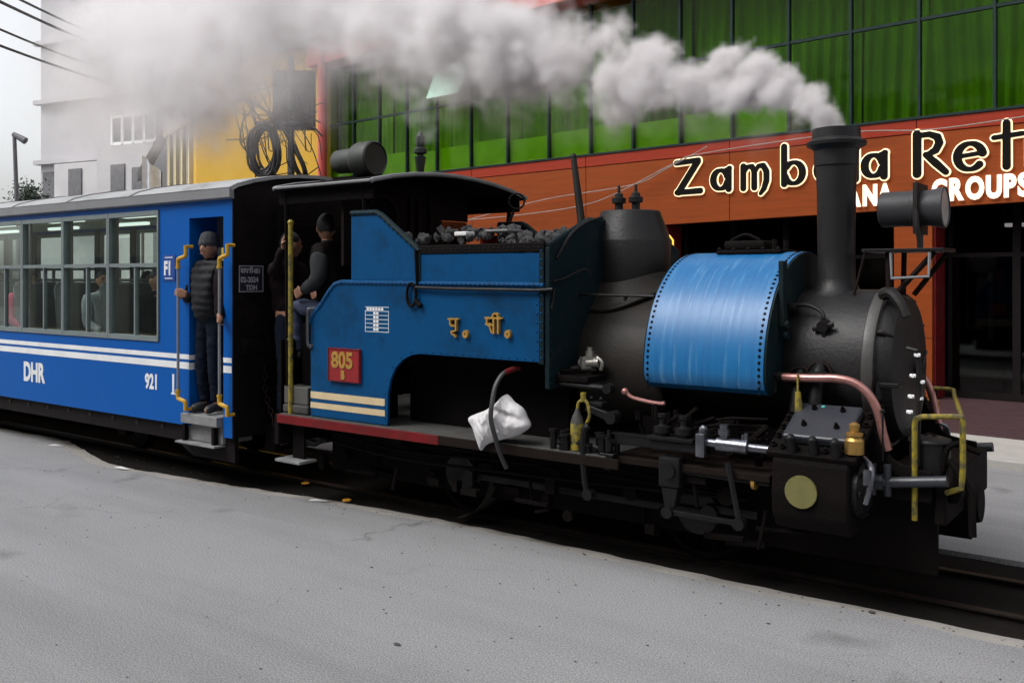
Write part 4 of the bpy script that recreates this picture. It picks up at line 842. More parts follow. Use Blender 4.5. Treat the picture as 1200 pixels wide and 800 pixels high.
# dome casing with its saddle and the two safety valves
m = MB(); m.lathe([(.30, 1.60), (.275, 1.70), (.282, 1.80), (.292, 2.062), (.288, 2.072), (.215, 2.275), (.205, 2.283), (0, 2.284)], (-3.375, 0, 0), 'Z', 40)
dm = P(m, 'dome', 'smokebox', smooth=25)
m = MB()
def saddle(u, v):
    a = 2 * PI * u; r = .27 + .10 * v; x = r * math.cos(a) * 1.05; y = r * math.sin(a) * 1.15; rr = .605
    zc = 1.17 + .92 * math.sqrt(max(.02, rr * rr - y * y)); return Vector((-3.375 + x, y, zc + .10 * (1 - v) ** 2 + .022))
m.sheet(saddle, 48, 8); m.tube([saddle(k / 48, 1.0) - Vector((0, 0, .008)) for k in range(48)], .017, 8, True); P(m, 'dome_saddle', 'firebox', smooth=60)
for x in (-3.46, -3.32):
    m = MB(); m.lathe([(.03, 0), (.03, .06), (.05, .064), (.052, .10), (.032, .106), (.03, .13), (.012, .14), (.010, .19), (0, .195)], (x, -.02, 2.28), 'Z', 14); P(m, 'safety_valve', 'smokebox', dm)
# saddle tank: a D-shaped shell with rolled lower edges, riveted end rings, filler, lifting straps
TX0, TX1, TR = -2.86, -2.085, .735
def tprof(r, n=40):
    pts = [(-r * .60, 1.09), (-r * .88, 1.115), (-r * .965, 1.15), (-r * .995, 1.195)] + [(-r * math.cos(PI * i / n), 1.235 + r * math.sin(PI * i / n)) for i in range(n + 1)] + [(r * .995, 1.195), (r * .965, 1.15), (r * .88, 1.115), (r * .60, 1.09)]
    return pts
m = MB(); m.prism(tprof(TR), TX0, TX1, 'YZ'); tk = P(m, 'saddle_tank', 'tank_blue', smooth=25)
m = MB(); m.prism(tprof(TR - .006), TX1 + .0005, TX1 + .012, 'YZ'); P(m, 'tank_end', 'teal', tk, smooth=25)
m = MB(); m.prism(tprof(TR - .006), TX0 - .012, TX0 - .0005, 'YZ'); P(m, 'tank_end', 'teal', tk, smooth=25)
pts, nr = [], []
for x in (TX0 + .022, TX0 + .022, TX1 - .026):
    for i in range(-3, 65):
        a = PI * i / 62
        if x == TX0 + .022 and False: continue
        pts.append((x, -(TR) * math.cos(a), 1.235 + TR * math.sin(a))); nr.append((0, -math.cos(a), math.sin(a)))
stuffpart(P(rivets(pts, nr, .0105, 6, .45), 'rivets', 'frame', tk))
m = MB(); m.box(-2.64, -2.2, -.16, .16, 1.955, 1.985, .01); m.box(-2.6, -2.32, -.13, .13, 1.985, 2.045, .015); m.cyl((-2.26, -.1, 1.985), (-2.26, -.1, 2.05), .02, seg=8); m.cyl((-2.26, .1, 1.985), (-2.26, .1, 2.05), .02, seg=8)
for k in range(5): m.sph((-2.62 + .1 * k, -.145, 1.988), .016, 8)
m.tube([(-2.6, 0, 2.05), (-2.5, 0, 2.09), (-2.4, 0, 2.05)], .012, 6, smooth=3); P(m, 'tank_filler', 'frame')
for y in (-.50, .42):
    z0 = 1.235 + math.sqrt(TR * TR - y * y)
    m = MB(); m.box(TX1 + .013, TX1 + .045, y - .035, y + .035, z0 - .26, z0 + .13, .006); m.cyl((TX1 + .04, y, z0 - .25), (TX1 + .065, y, z0 - .25), .026, seg=10); m.cyl((TX1 + .04, y, z0 - .315), (TX1 + .065, y, z0 - .315), .026, seg=10); P(m, 'lifting_strap', 'teal', tk, smooth=0)
# smokebox, ring, dished door and its fittings
m = MB(); m.lathe([(0, 0), (.462, 0), (.466, .01), (.466, .47), (.462, .475)], (-2.07, 0, 1.265), 'X', 56); sb = P(m, 'smokebox', 'smokebox')
m = MB(); m.lathe([(.40, 0), (.474, 0), (.48, .006), (.48, .055), (.474, .065), (.40, .066)], (-1.612, 0, 1.265), 'X', 56); P(m, 'smokebox_ring', mat('lighter_smokebox_ring', (.055, .053, .05), .45, col2=(.04, .038, .035), nscale=6, bump=.2), sb)
m = MB(); m.lathe([(.44, 0), (.43, .055), (.41, .085), (.34, .10), (.24, .11), (.12, .115), (0, .117)], (-1.548, 0, 1.265), 'X', 56); dr = P(m, 'smokebox_door', 'smokebox', sb)
m = MB(); m.cyl((-1.44, 0, 1.265), (-1.38, 0, 1.265), .03); m.tube([(-1.39, 0, 1.265), (-1.385, -.13, 1.21)], .010, 6); m.tube([(-1.40, 0, 1.265), (-1.395, .10, 1.36)], .010, 6); P(m, 'door_handle', 'grey_iron', dr)
for a in (55, 118, 160, 200, 245, 300, 350, 20):
    y, z = .44 * math.sin(R(a)), .44 * math.cos(R(a))
    m = MB(); m.tube([(-1.57, y * 1.02, 1.265 + z * 1.02), (-1.52, y * 1.03, 1.265 + z * 1.03), (-1.465, y * .93, 1.265 + z * .93)], .012, 6); P(m, 'door_clamp', 'black', dr)
m = MB(); m.tube([(-1.56, -.22, 1.70), (-1.50, -.26, 1.715), (-1.44, -.30, 1.66), (-1.40, -.32, 1.58)], [.035, .028], 8, smooth=3); P(m, 'hinge_clamp', 'black', dr)
m = MB(); m.box(-1.50, -1.40, -.50, -.36, 1.19, 1.215, .004); m.box(-1.52, -1.50, -.50, -.36, 1.12, 1.215); P(m, 'lamp_bracket', 'grey_iron', sb, 0)
m = MB(); m.cyl((-1.80, -.466, 1.6), (-1.80, -.50, 1.6), .001); m = MB(); m.tube([(-2.075, -.36, 1.63), (-1.95, -.38, 1.64), (-1.86, -.395, 1.60), (-1.84, -.41, 1.545)], .012, 8, smooth=4); m.box(-2.08, -2.02, -.40, -.33, 1.615, 1.65, .004); P(m, 'steam_pipe', 'black')
m = MB(); m.cyl((-1.84, -.39, 1.53), (-1.84, -.45, 1.515), .035, seg=10); m.tube([(-1.90, -.43, 1.50), (-1.78, -.43, 1.53)], .016, 6); m.tube([(-1.84, -.42, 1.46), (-1.84, -.43, 1.57)], .014, 6); P(m, 'blower_valve', 'black')
# chimney
m = MB(); m.lathe([(.19, 1.69), (.135, 1.735), (.115, 1.80), (.112, 1.95), (.118, 2.36), (.126, 2.50), (.134, 2.505), (.136, 2.60), (.150, 2.615), (.178, 2.63), (.182, 2.65), (.158, 2.668), (.146, 2.675), (.144, 2.735), (.115, 2.74), (.105, 2.6), (.10, 1.9)], (-1.90, 0, 0), 'Z', 40); P(m, 'chimney', 'smokebox')
# head lamp on its platform above the smokebox door
hl = None
m = MB(); m.lathe([(0, 0), (.10, .0), (.118, .012), (.118, .20), (.128, .205), (.128, .235), (.115, .24), (.118, .30), (.128, .36), (.136, .395), (.128, .40), (.118, .38)], (-1.64, -.02, 2.215), 'X', 32); m.bm.transform(Matrix.Translation((-1.44, -.02, 2.215)) @ Matrix.Diagonal((.92, .90, .90, 1)) @ Matrix.Translation((1.44, .02, -2.215))); hl = P(m, 'headlamp', mat('grey_lamp_casing', (.034, .034, .038), .5, spec=.3, col2=(.024, .024, .026), nscale=5), lo)
m = MB(); m.lathe([(0, 0), (.06, .003), (.117, 0)], (-1.265, -.02, 2.215), 'X', 24); P(m, 'lens', 'lampglass', hl)
m = MB(); m.box(-1.41, -1.385, -.15, .11, 2.06, 2.36, .003); m.tube([(-1.39, -.14, 2.2), (-1.385, -.15, 2.10), (-1.37, -.14, 1.98)], .014, 8); m.cyl((-1.40, -.02, 2.09), (-1.40, -.02, 1.975), .018, seg=8); P(m, 'lamp_stand', 'black', hl, 0)
m = MB(); m.box(-1.70, -1.24, -.16, .16, 1.955, 1.975, .003); pf = P(m, 'lamp_platform', 'grey_iron', smooth=0)
for p, r_ in (([(-1.68, -.15, 1.96), (-1.74, -.17, 1.70)], .008), ([(-1.56, -.10, 1.96), (-1.55, -.12, 1.70)], .02), ([(-1.52, .1, 1.955), (-1.53, .12, 1.70)], .018), ([(-1.30, -.1, 1.955), (-1.50, -.12, 1.72)], .018), ([(-1.27, .1, 1.955), (-1.47, .13, 1.70)], .018)):
    m = MB(); m.tube(p, r_, 6); P(m, 'platform_stay', 'rustplate', pf)
m = MB(); m.tube([(-1.53, -.16, 1.95), (-1.525, -.16, 1.80), (-1.32, -.16, 1.81), (-1.315, -.16, 1.95)], .010, 6); P(m, 'wire_bracket', 'grey_pipe', pf)
# cab
prf = [(-.985, 2.535), (-.96, 2.548), (-.75, 2.592), (-.5, 2.628), (-.25, 2.648), (0, 2.655), (.25, 2.648), (.5, 2.628), (.75, 2.592), (.96, 2.548), (.985, 2.535)]
m = MB(); m.prism(prf + [(y, z - .028) for y, z in prf[::-1]], -6.13, -5.02, 'YZ'); rf = P(m, 'cab_roof', 'soot', smooth=30)
m = MB(); m.tube([(-5.02, y, z - .012) for y, z in prf], .018, 6); m.tube([(-6.13, y, z - .012) for y, z in prf], .018, 6); m.tube([(-6.13, -.985, 2.53), (-5.02, -.985, 2.53)], .012, 6); m.tube([(-6.13, .985, 2.53), (-5.02, .985, 2.53)], .012, 6); P(m, 'roof_edge', 'gutter', rf)
for sy in (-1, 1):
    m = MB(); m.box(-6.13, -5.05, *sorted((sy * .93, sy * .91)), 2.40, 2.54, .003); P(m, 'eaves_board', 'soot', rf, 0)
wbp = [(-.86, 1.9), (-.86, 2.53), (-.5, 2.60), (0, 2.625), (.5, 2.60), (.66, 2.575), (.66, 2.31), (.30, 2.31), (.30, 1.9)]
m = MB(); m.prism(wbp, -5.47, -5.44, 'YZ'); wb = P(m, 'weatherboard', mat('maroon_black_board', (.007, .0035, .0035), .75, spec=.08, col2=(.014, .007, .006), nscale=4), smooth=0)
m = MB(); m.box(-5.462, -5.45, .305, .655, 1.9, 2.305); P(m, 'pane', 'dark_glass', wb, 0)  # dark pane added to dim what shows through the opening
for sy in (-1, 1):
    m = MB(); m.prism([(x, z - .004) for x, z in upper], *sorted((sy * .904, sy * .896)), 'XZ'); P(m, 'cab_side_dark_sheet', 'soot', smooth=0)  # added dark sheet, darkens the inner face of the cab side
for y in (-.45,):
    m = MB(); m.lathe([(.155, 0), (.185, 0), (.185, .025), (.155, .025), (.155, 0)], (-5.439, y, 2.30), 'X', 28); w_ = P(m, 'window_rim', 'rustplate', wb)
    m = MB(); m.lathe([(0, .006), (.154, .006)], (-5.439, y, 2.30), 'X', 28); P(m, 'pane', 'soot', w_, 0)
m = MB(); m.tube([(-5.42, -.12, 1.95), (-5.42, -.12, 2.5)], .014, 8); m.tube([(-5.42, -.02, 1.95), (-5.42, -.02, 2.45)], .022, 8); m.tube([(-5.41, .12, 2.0), (-5.41, .12, 2.52)], .014, 8); m.box(-5.43, -5.33, -.75, -.30, 1.93, 2.08, .02); P(m, 'cab_pipework', 'rustplate', wb)
for sy in (-1, 1):
    m = MB(); m.tube([(-5.16, sy * .90, 2.29), (-5.16, sy * .93, 2.53)], .02, 6); m.tube([(-6.05, sy * .90, .7), (-6.05, sy * .92, 2.53)], .018, 6); P(m, 'roof_post', 'soot')
for sy in (-1, 1):
    m = MB(); m.box(-5.70, -5.15, *sorted((sy * .89, sy * .55)), .706, 1.0, .01); P(m, 'tool_locker', 'soot', smooth=0)
m = MB(); m.lathe([(.0, -.5), (.42, -.5), (.44, -.48), (.44, .0), (.0, .02)], (-5.15, 0, 1.35), 'X', 32); m.cyl((-5.7, 0, 1.15), (-5.63, 0, 1.15), .15); m.tube([(-5.66, -.3, 1.5), (-5.8, -.25, 1.6), (-5.82, -.2, 1.8)], .02, 6); P(m, 'backhead', 'soot')
for sy in (-1, 1):
    m = MB(); m.box(-6.125, -6.10, *sorted((sy * .93, sy * .45)), .706, 1.3, .005); P(m, 'cab_rear_sheet', 'soot', smooth=0)
# rear lamp drum and whistle on the roof
m = MB(); m.lathe([(0, 0), (.10, 0), (.115, .02), (.125, .28), (.155, .30), (.168, .33), (.168, .52), (.155, .535), (.145, .52), (0, .50)], (-6.02, -.02, 0), 'X', 36); m.bm.transform(Matrix.Translation((-5.99, 0, 2.86)) @ Matrix.Rotation(0, 4, 'Y') @ Matrix.Scale(.92, 4) @ Matrix.Translation((5.55, 0, 0)))
rl = P(m, 'rear_lamp', mat('dark_green_grey_casing', (.022, .026, .022), .5, col2=(.03, .03, .028), nscale=3))
m = MB(); m.box(-6.45, -6.1, -.06, .04, 2.63, 2.72, .01); P(m, 'lamp_base', 'soot', rl, 0)
m = MB(); m.lathe([(.02, 2.64), (.03, 2.70), (.045, 2.80), (.05, 2.83), (.03, 2.842), (.03, 2.852), (.055, 2.865), (.055, 2.90), (.035, 2.915), (.038, 2.93), (.038, 3.005), (.028, 3.012), (.02, 3.04), (0, 3.05)], (-5.42, 0, 0), 'Z', 16); P(m, 'whistle', mat('green_black_whistle', (.014, .02, .016), .4))
# wheels and motion under the plate
for wx in (-4.55, -2.62):
    for sy in (-1, 1):
        m = MB(); m.lathe([(.30, -.05), (.33, -.05), (.335, -.02), (.355, -.015), (.355, .015), (.30, .02), (.30, -.05)], (wx, sy * .33, .345), 'Y', 36); wh = P(m, 'driving_wheel', 'frame')
        m = MB(); m.lathe([(0, -.05), (.07, -.05), (.07, .04), (0, .04)], (wx, sy * .33, .345), 'Y', 16)
        for k in range(9):
            a = 2 * PI * k / 9; m.tube([(wx + .06 * math.cos(a), sy * .33, .345 + .06 * math.sin(a)), (wx + .31 * math.cos(a), sy * .33, .345 + .31 * math.sin(a))], .022, 6)
        P(m, 'spokes', 'frame', wh)
        m = MB(); m.lathe([(0, -.04), (.14, -.04), (.14, .03), (0, .03)], (wx + .04, sy * .52, .345), 'Y', 20); m.box(wx - .01, wx + .22, *sorted((sy * .49, sy * .55)), .29, .40, .02); P(m, 'crank', 'grey_iron', wh)
for sy in (-1, 1):
    m = MB(); m.box(-4.40, -2.40, *sorted((sy * .585, sy * .56)), .325, .375, .006); m.cyl((-4.38, sy * .55, .345), (-4.38, sy * .62, .345), .05); m.cyl((-2.45, sy * .55, .345), (-2.45, sy * .62, .345), .05); P(m, 'coupling_rod', 'grey_iron')
    m = MB(); m.box(-2.48, -2.15, *sorted((sy * .66, sy * .63)), .38, .43, .006); m.cyl((-2.45, sy * .6, .37), (-2.45, sy * .68, .37), .055); P(m, 'connecting_rod', 'grey_iron')
    # splasher over the rear wheel, seen through the arch
    m = MB(); m.lathe([(.40, -.12), (.40, .10)], (-4.62, sy * .44, .40), 'Y', 30, R(10), R(170)); m.bm.transform(Matrix.Translation((-4.62, 0, .40)) @ Matrix.Rotation(0, 4, 'Y') @ Matrix.Translation((4.62, 0, -.40))); P(m, 'splasher', 'dust')
    # slide bars, valve spindle and the cylinder with its sloping steam chest
    y0, y1 = sorted((sy * .98, sy * .90))
    m = MB(); m.box(-2.98, -2.36, *sorted((sy * .90, sy * .86)), .775, .83, .005); m.box(-3.0, -2.68, *sorted((sy * .905, sy * .855)), .832, .846); sbk = P(m, 'slide_bar', 'grey_iron', smooth=0)
    m = MB()
    for x in (-2.66, -2.52):
        m.lathe([(.04, 0), (.04, .02), (.055, .025), (.055, .06), (.03, .066), (.02, .075), (.02, .11), (.03, .115), (.03, .135), (0, .14)], (x, sy * .87, .85), 'Z', 12)
    m.box(-2.74, -2.44, *sorted((sy * .92, sy * .83)), .832, .856, .004); P(m, 'oil_cup', 'grey_iron', sbk)
    m = MB(); m.cyl((-2.40, sy * .88, .845), (-2.0, sy * .85, .835), .026); m.cyl((-2.30, sy * .88, .842), (-2.12, sy * .87, .84), .042); m.cyl((-2.26, sy * .88, .85), (-2.26, sy * .88, .96), .026); m.cyl((-2.26, sy * .88, .90), (-2.26, sy * .88, .93), .036)
    m.cyl((-2.13, sy * .87, .87), (-2.13, sy * .87, .92), .012); m.cyl((-2.15, sy * .87, .87), (-2.15, sy * .87, .91), .008)
    m.box(-2.42, -2.36, *sorted((sy * .93, sy * .83)), .76, .90, .01); m.sph((-2.39, sy * .88, .91), .028, 8, (1, 1, 1.3)); P(m, 'valve_spindle', 'steel', label='bright valve spindle')
    m = MB(); m.cyl((-2.62, sy * .88, .66), (-2.0, sy * .84, .645), .018); m.cyl((-2.10, sy * .85, .61), (-2.10, sy * .85, .69), .016, seg=8); P(m, 'piston_rod', 'grey_iron')
    m = MB(); m.cyl((-2.095, sy * .85, .648), (-2.075, sy * .85, .647), .045, seg=14); P(m, 'gland', 'gold')
    m = MB(); m.box(-2.66, -2.52, *sorted((sy * .93, sy * .84)), .56, .74, .012); m.prism([(-2.645, .56), (-2.535, .56), (-2.555, .44), (-2.625, .44)], *sorted((sy * .92, sy * .85)), 'XZ', .006); m.cyl((-2.59, sy * .90, .66), (-2.59, sy * .945, .66), .045, seg=16); P(m, 'crosshead', 'grey_iron')
    m = MB(); m.box(-2.60, -2.12, *sorted((sy * .95, sy * .925)), .405, .435, .004); m.cyl((-2.585, sy * .91, .42), (-2.585, sy * .97, .42), .035); m.cyl((-2.14, sy * .91, .42), (-2.14, sy * .97, .42), .035); m.tube([(-2.14, sy * .94, .42), (-2.22, sy * .92, .75)], .018, 6); P(m, 'valve_link', 'grey_iron')
    cyp = [(-.58, .42), (-.86, .42), (-.92, .50), (-.935, .62), (-.92, .80), (-.88, .865), (-.58, 1.02)]
    m = MB(); m.prism([(sy * -y * -1 if sy > 0 else y, z) for y, z in cyp] if sy < 0 else [(-y, z) for y, z in cyp], -1.96, -1.54, 'YZ', .012); cy = P(m, 'cylinder_block', 'frame', smooth=0)
    # sloping lid: local frame running down from the frames to the outer edge
    tl = Vector((0, sy * .36, -.185)).normalized(); nl = Vector((0, sy * .185, .36)).normalized(); o0 = Vector((-1.75, sy * .56, 1.045))
    def lid(u0, u1, x0, x1, h0, h1, bev, name, mt, par):
        b = MB(); b.box(x0, x1, u0, u1, h0, h1, bev)
        T_ = Matrix(((1, 0, 0, o0.x), (0, tl.y, nl.y, o0.y), (0, tl.z, nl.z, o0.z), (0, 0, 0, 1))); b.bm.transform(T_); return P(b, name, mt, par, 0)
    lid(-.04, .42, -.245, .245, -.05, -.012, .008, 'chest_flange', 'frame', cy)
    ld = lid(.0, .33, -.175, .185, -.012, .045, .014, 'chest_lid', 'lid_grey', cy)
    T_ = Matrix(((1, 0, 0, o0.x), (0, tl.y, nl.y, o0.y), (0, tl.z, nl.z, o0.z), (0, 0, 0, 1)))
    b = MB()
    for x, u, h, r in [(-.215, .02 + .085 * k, -.012, .019) for k in range(5)] + [(.222, .02 + .085 * k, -.012, .019) for k in range(5)] + [(-.07, .06, .045, .016), (.09, .06, .045, .016), (-.08, .22, .045, .016), (.10, .22, .045, .016)] + [(-.16 + .08 * k, .375, -.012, .017) for k in range(5)]:
        b.cyl((x, u, h), (x, u, h + .014), r, seg=6); b.cyl((x, u, h + .014), (x, u, h + .032), r * .6, seg=8)
    b.bm.transform(T_); stuffpart(P(b, 'chest_bolts', 'frame', ld, 0))
    for x in (-.10, .02, .14):
        b = MB(); b.cyl((x, .385, -.01), (x, .385, .07), .030, .026, 12); b.sph((x, .385, .072), .026, 10, (1, 1, .7)); b.bm.transform(T_); P(b, 'cap_nut', 'grey_iron', ld)
    m = MB(); m.cyl((-1.79, sy * .93, .645), (-1.79, sy * .945, .645), .088, seg=32); P(m, 'cylinder_cover', 'olive', cy)
    m = MB(); m.lathe([(0, 0), (.15, 0), (.15, .03), (.11, .05), (0, .055)], (-1.54, sy * .75, .66), 'X', 24)
    for k in range(8): m.cyl((-1.515, sy * .75 + .125 * math.cos(k * PI / 4), .66 + .125 * math.sin(k * PI / 4)), (-1.49, sy * .75 + .125 * math.cos(k * PI / 4), .66 + .125 * math.sin(k * PI / 4)), .016, seg=6)
    P(m, 'cylinder_end', 'grey_iron', cy)
    m = MB(); m.lathe([(.02, 0), (.05, .01), (.05, .08), (.035, .10), (.045, .105), (.045, .12), (.022, .125), (.028, .14), (.028, .165), (.012, .175), (0, .176)], (-1.53, sy * .86, .86), 'Z', 14); P(m, 'lubricator', 'brass', cy)
    m = MB(); m.tube([(-1.50, sy * .80, .84), (-1.44, sy * .86, .80), (-1.44, sy * .90, .70), (-1.46, sy * .90, .62)], .016, 8, smooth=3); m.cyl((-1.455, sy * .90, .80), (-1.455, sy * .90, .72), .02, seg=10); P(m, 'drain_pipe', 'steel', cy)
    # steam pipes up to the smokebox, pink copper pipe
    for x, r, z1 in ((-1.955, .032, 1.20), (-1.84, .04, 1.235)):
        m = MB(); m.tube([(x, sy * .58, 1.02), (x, sy * .56, 1.10), (x, sy * .52, z1), (x, sy * .44, z1 + .06)], r, 12, smooth=3); m.lathe([(r + .035, 0), (r + .04, .015), (r, .04)], (x, sy * .515, z1 - .01), 'Z', 16); P(m, 'exhaust_pipe', 'grey_iron')
        m = MB(); m.tube([(x - .075, sy * .50, z1 + .01), (x - .05, sy * .49, z1 + .055), (x, sy * .48, z1 + .075), (x + .05, sy * .49, z1 + .055), (x + .075, sy * .50, z1 + .01)], .010, 6, smooth=3); P(m, 'pipe_flange', 'rustplate')
    m = MB(); m.tube([(-2.02, sy * .59, 1.222), (-1.85, sy * .61, 1.228), (-1.70, sy * .61, 1.235), (-1.60, sy * .60, 1.212), (-1.525, sy * .60, 1.15), (-1.48, sy * .60, 1.06), (-1.455, sy * .60, .95), (-1.43, sy * .59, .86)], .0245, 12, smooth=5); P(m, 'copper_pipe', 'copper')
    m = MB(); m.cyl((-2.02, sy * .59, 1.222), (-2.06, sy * .585, 1.22), .034, seg=10); m.box(-2.10, -2.05, sy * .585 - .03, sy * .585 + .03, 1.13, 1.25, .006); P(m, 'pipe_union', 'grey_iron')
    m = MB(); m.tube([(-1.92, sy * .63, 1.25), (-1.915, sy * .64, 1.15)], .006, 6); m.cyl((-1.915, sy * .64, 1.15), (-1.905, sy * .645, 1.02), .016, .026, 10); P(m, 'hanging_oiler', 'wornyellow')
    m = MB(); m.sph((-1.78, sy * .60, 1.06), .018, 8); m.cyl((-1.78, sy * .60, 1.0), (-1.78, sy * .60, 1.05), .010, seg=8); P(m, 'drain_cock', mat('verdigris%d' % sy, (.05, .42, .36), .5))
    m = MB(); m.tube([(-1.45, sy * .62, .80), (-1.45, sy * .62, 1.07)], .006, 6); m.sph((-1.45, sy * .62, 1.075), .013, 8); P(m, 'pin_rod', 'grey_iron')
    # front: curved frame top, side pipe, buffer beam, sand drum, hand rails
    m = MB(); m.prism([(-1.54, .60), (-1.54, .955), (-1.50, .965), (-1.45, .90), (-1.41, .82), (-1.36, .79), (-1.29, .775), (-1.205, .765), (-1.205, .60)], *sorted((sy * .60, sy * .575)), 'XZ', .004); P(m, 'front_frame', 'frame', smooth=25)
    m = MB(); m.cyl((-1.46, sy * .63, .685), (-1.12, sy * .63, .735), .03, seg=14); m.cyl((-1.48, sy * .63, .685), (-1.44, sy * .63, .688), .045, seg=12); m.cyl((-1.42, sy * .64, .62), (-1.42, sy * .64, .79), .02, seg=10); m.cyl((-1.50, sy * .65, .62), (-1.50, sy * .65, .79), .024, seg=10); P(m, 'air_pipe', 'lid_grey')
    if sy < 0:
        m = MB(); m.cyl((-1.25, sy * .44, .70), (-1.25, sy * .44, .90), .105, seg=36); m.lathe([(.111, .90), (.114, .91), (.107, .923), (.07, .933), (0, .935)], (-1.25, sy * .44, 0), 'Z', 36); sd_ = P(m, 'sand_drum', 'smokebox')
        m = MB(); m.tube([(-1.29, sy * .44, .93), (-1.25, sy * .44, .948), (-1.21, sy * .44, .93)], .006, 6, smooth=3); P(m, 'lid_handle', 'frame', sd_)
m = MB(); m.box(-1.20, -1.14, -.57, .57, .48, .74, .012); fbm = P(m, 'front_beam', 'frame', smooth=0)
for sy in (-1, 1):
    if sy < 0:
        m = MB(); m.tube([(-1.13, sy * .55, .84), (-1.08, sy * .56, .77), (-1.02, sy * .56, .68), (-1.01, sy * .57, .45)], .020, 8); m.sph((-1.12, sy * .46, .70), .085, 14, (.6, 1.0, 1.35)); P(m, 'guard_iron', 'frame', fbm)
m = MB(); m.cyl((-1.14, 0, .50), (-1.10, 0, .50), .06); m.cyl((-1.10, 0, .50), (-1.07, 0, .50), .11, .10); P(m, 'coupler', 'frame', fbm)
m = MB(); m.tube([(-1.17, -.50, .76), (-1.15, -.50, .88), (-1.10, -.48, .915), (-1.05, -.46, .89), (-1.0, -.44, .87)], .018, 6, smooth=3); P(m, 'coupling_hook', 'frame', fbm)
m = MB(); m.box(-1.5, -1.205, -.57, .57, .70, .72, .004); P(m, 'front_platform', 'rustplate', smooth=0)
m = MB()
m.tube([(-1.29, -.60, .50), (-1.29, -.60, 1.02), (-1.283, -.60, 1.045), (-1.25, -.60, 1.06), (-1.08, -.60, 1.075), (-1.06, -.60, 1.072), (-1.053, -.595, 1.05), (-1.053, -.595, .80), (-1.06, -.59, .70), (-1.14, -.56, .66)], .0155, 8); m.tube([(-1.055, -.595, 1.07), (-1.12, -.34, 1.078), (-1.26, .22, 1.085), (-1.34, .58, 1.085), (-1.38, .62, 1.085), (-1.55, .61, 1.085), (-1.57, .61, 1.05), (-1.57, .61, .7)], .0125, 8)
P(m, 'front_rail', 'wornyellow')
m = MB(); m.tube([(-1.34, -.56, 1.42), (-1.29, -.565, 1.41), (-1.28, -.56, 1.33), (-1.28, -.55, 1.15), (-1.285, -.55, .98), (-1.285, -.55, .78)], .014, 8); cdt = P(m, 'conduit', 'black')
m = MB()
for x, y, z in ((-1.268, -.56, 1.385), (-1.285, -.585, 1.275), (-1.25, -.54, 1.24), (-1.29, -.60, 1.165), (-1.26, -.53, 1.15), (-1.29, -.63, 1.085)): m.cyl((x, y - .012, z), (x - .03, y - .014, z), .010, seg=6); m.cyl((x - .012, y - .03, z), (x - .012, y, z), .009, seg=6)
P(m, 'white_clip', 'white', cdt, 0)
m = MB(); m.tube([(-1.55, -.46, 1.28), (-1.545, -.475, 1.15), (-1.52, -.48, 1.05), (-1.50, -.5, .92)], .006, 6, smooth=3); P(m, 'cord', 'rustplate')
# boiler side fittings: injector, rods, levers, oil can, hose
m = MB(); m.cyl((-3.30, -.60, 1.25), (-3.30, -.70, 1.25), .045, seg=12); m.cyl((-3.37, -.67, 1.235), (-3.22, -.67, 1.245), .038, seg=12); m.cyl((-3.30, -.67, 1.20), (-3.30, -.67, 1.32), .03, seg=12); m.cyl((-3.30, -.67, 1.31), (-3.30, -.67, 1.345), .02, seg=6); m.cyl((-3.335, -.68, 1.19), (-3.335, -.68, 1.28), .034, seg=10); m.tube([(-3.24, -.68, 1.28), (-3.2, -.68, 1.25), (-3.21, -.68, 1.2)], .012, 6, smooth=3); P(m, 'clack_valve', mat('dull_nickel', (.42, .41, .37), .4, metal=.8, col2=(.2, .19, .16), nscale=22))
m = MB(); m.box(-3.38, -3.27, -.70, -.60, 1.125, 1.185, .004); P(m, 'valve_bracket', 'rustplate', smooth=0)
for sy in (-1, 1):
    m = MB(); m.tube([(-3.51, sy * .57, 1.69), (-2.87, sy * .58, 1.685)], .010, 8); m.cyl((-3.09, sy * .56, 1.68), (-3.09, sy * .575, 1.66), .012, seg=6); m.sph((-3.5, sy * .57, 1.69), .03, 8); P(m, 'boiler_handrail', 'grey_iron')
m = MB(); m.tube([(-3.55, -.80, 1.135), (-3.42, -.83, 1.115), (-3.05, -.83, 1.105)], .020, 8); m.cyl((-3.06, -.86, 1.105), (-3.06, -.80, 1.105), .032, seg=12); m.tube([(-3.40, -.82, 1.125), (-3.47, -.82, 1.20)], .009, 6); P(m, 'reach_rod', 'grey_iron')
m = MB(); m.tube([(-2.95, -.80, 1.085), (-2.90, -.80, 1.055), (-2.74, -.80, 1.035), (-2.68, -.80, 1.04)], .012, 8, smooth=3); m.sph((-2.96, -.80, 1.09), .024, 8); P(m, 'brake_lever', 'copper')
m = MB(); m.prism([(-3.20, .965), (-3.05, .915), (-2.98, .91), (-2.98, .95), (-3.08, .975), (-3.18, 1.0)], -.90, -.86, 'XZ', .004); m.cyl((-3.0, -.92, .935), (-3.0, -.84, .935), .04, seg=14); m.box(-3.20, -3.08, -.88, -.80, .985, 1.02, .01); m.sph((-3.18, -.84, 1.035), .014, 8); m.sph((-3.11, -.84, 1.035), .014, 8); P(m, 'rocker_arm', 'grey_iron', smooth=30)
m = MB(); m.tube([(-3.13, -.955, .88), (-3.155, -.965, .85), (-3.165, -.965, .70), (-3.15, -.965, .52), (-3.13, -.955, .44)], [.024, .02], 8, smooth=3); m.cyl((-3.13, -.98, .45), (-3.13, -.92, .45), .035, seg=12); P(m, 'brake_hanger', 'grey_iron')
m = MB(); m.cyl((-3.0, -.93, .73), (-3.0, -.93, .80), .022, seg=10); m.cyl((-3.0, -.93, .80), (-3.0, -.93, .86), .012, seg=8); m.prism([(-3.05, .72), (-2.95, .72), (-2.98, .62), (-3.02, .62)], -.96, -.90, 'XZ', .004); P(m, 'reverser_link', 'grey_iron', smooth=30)
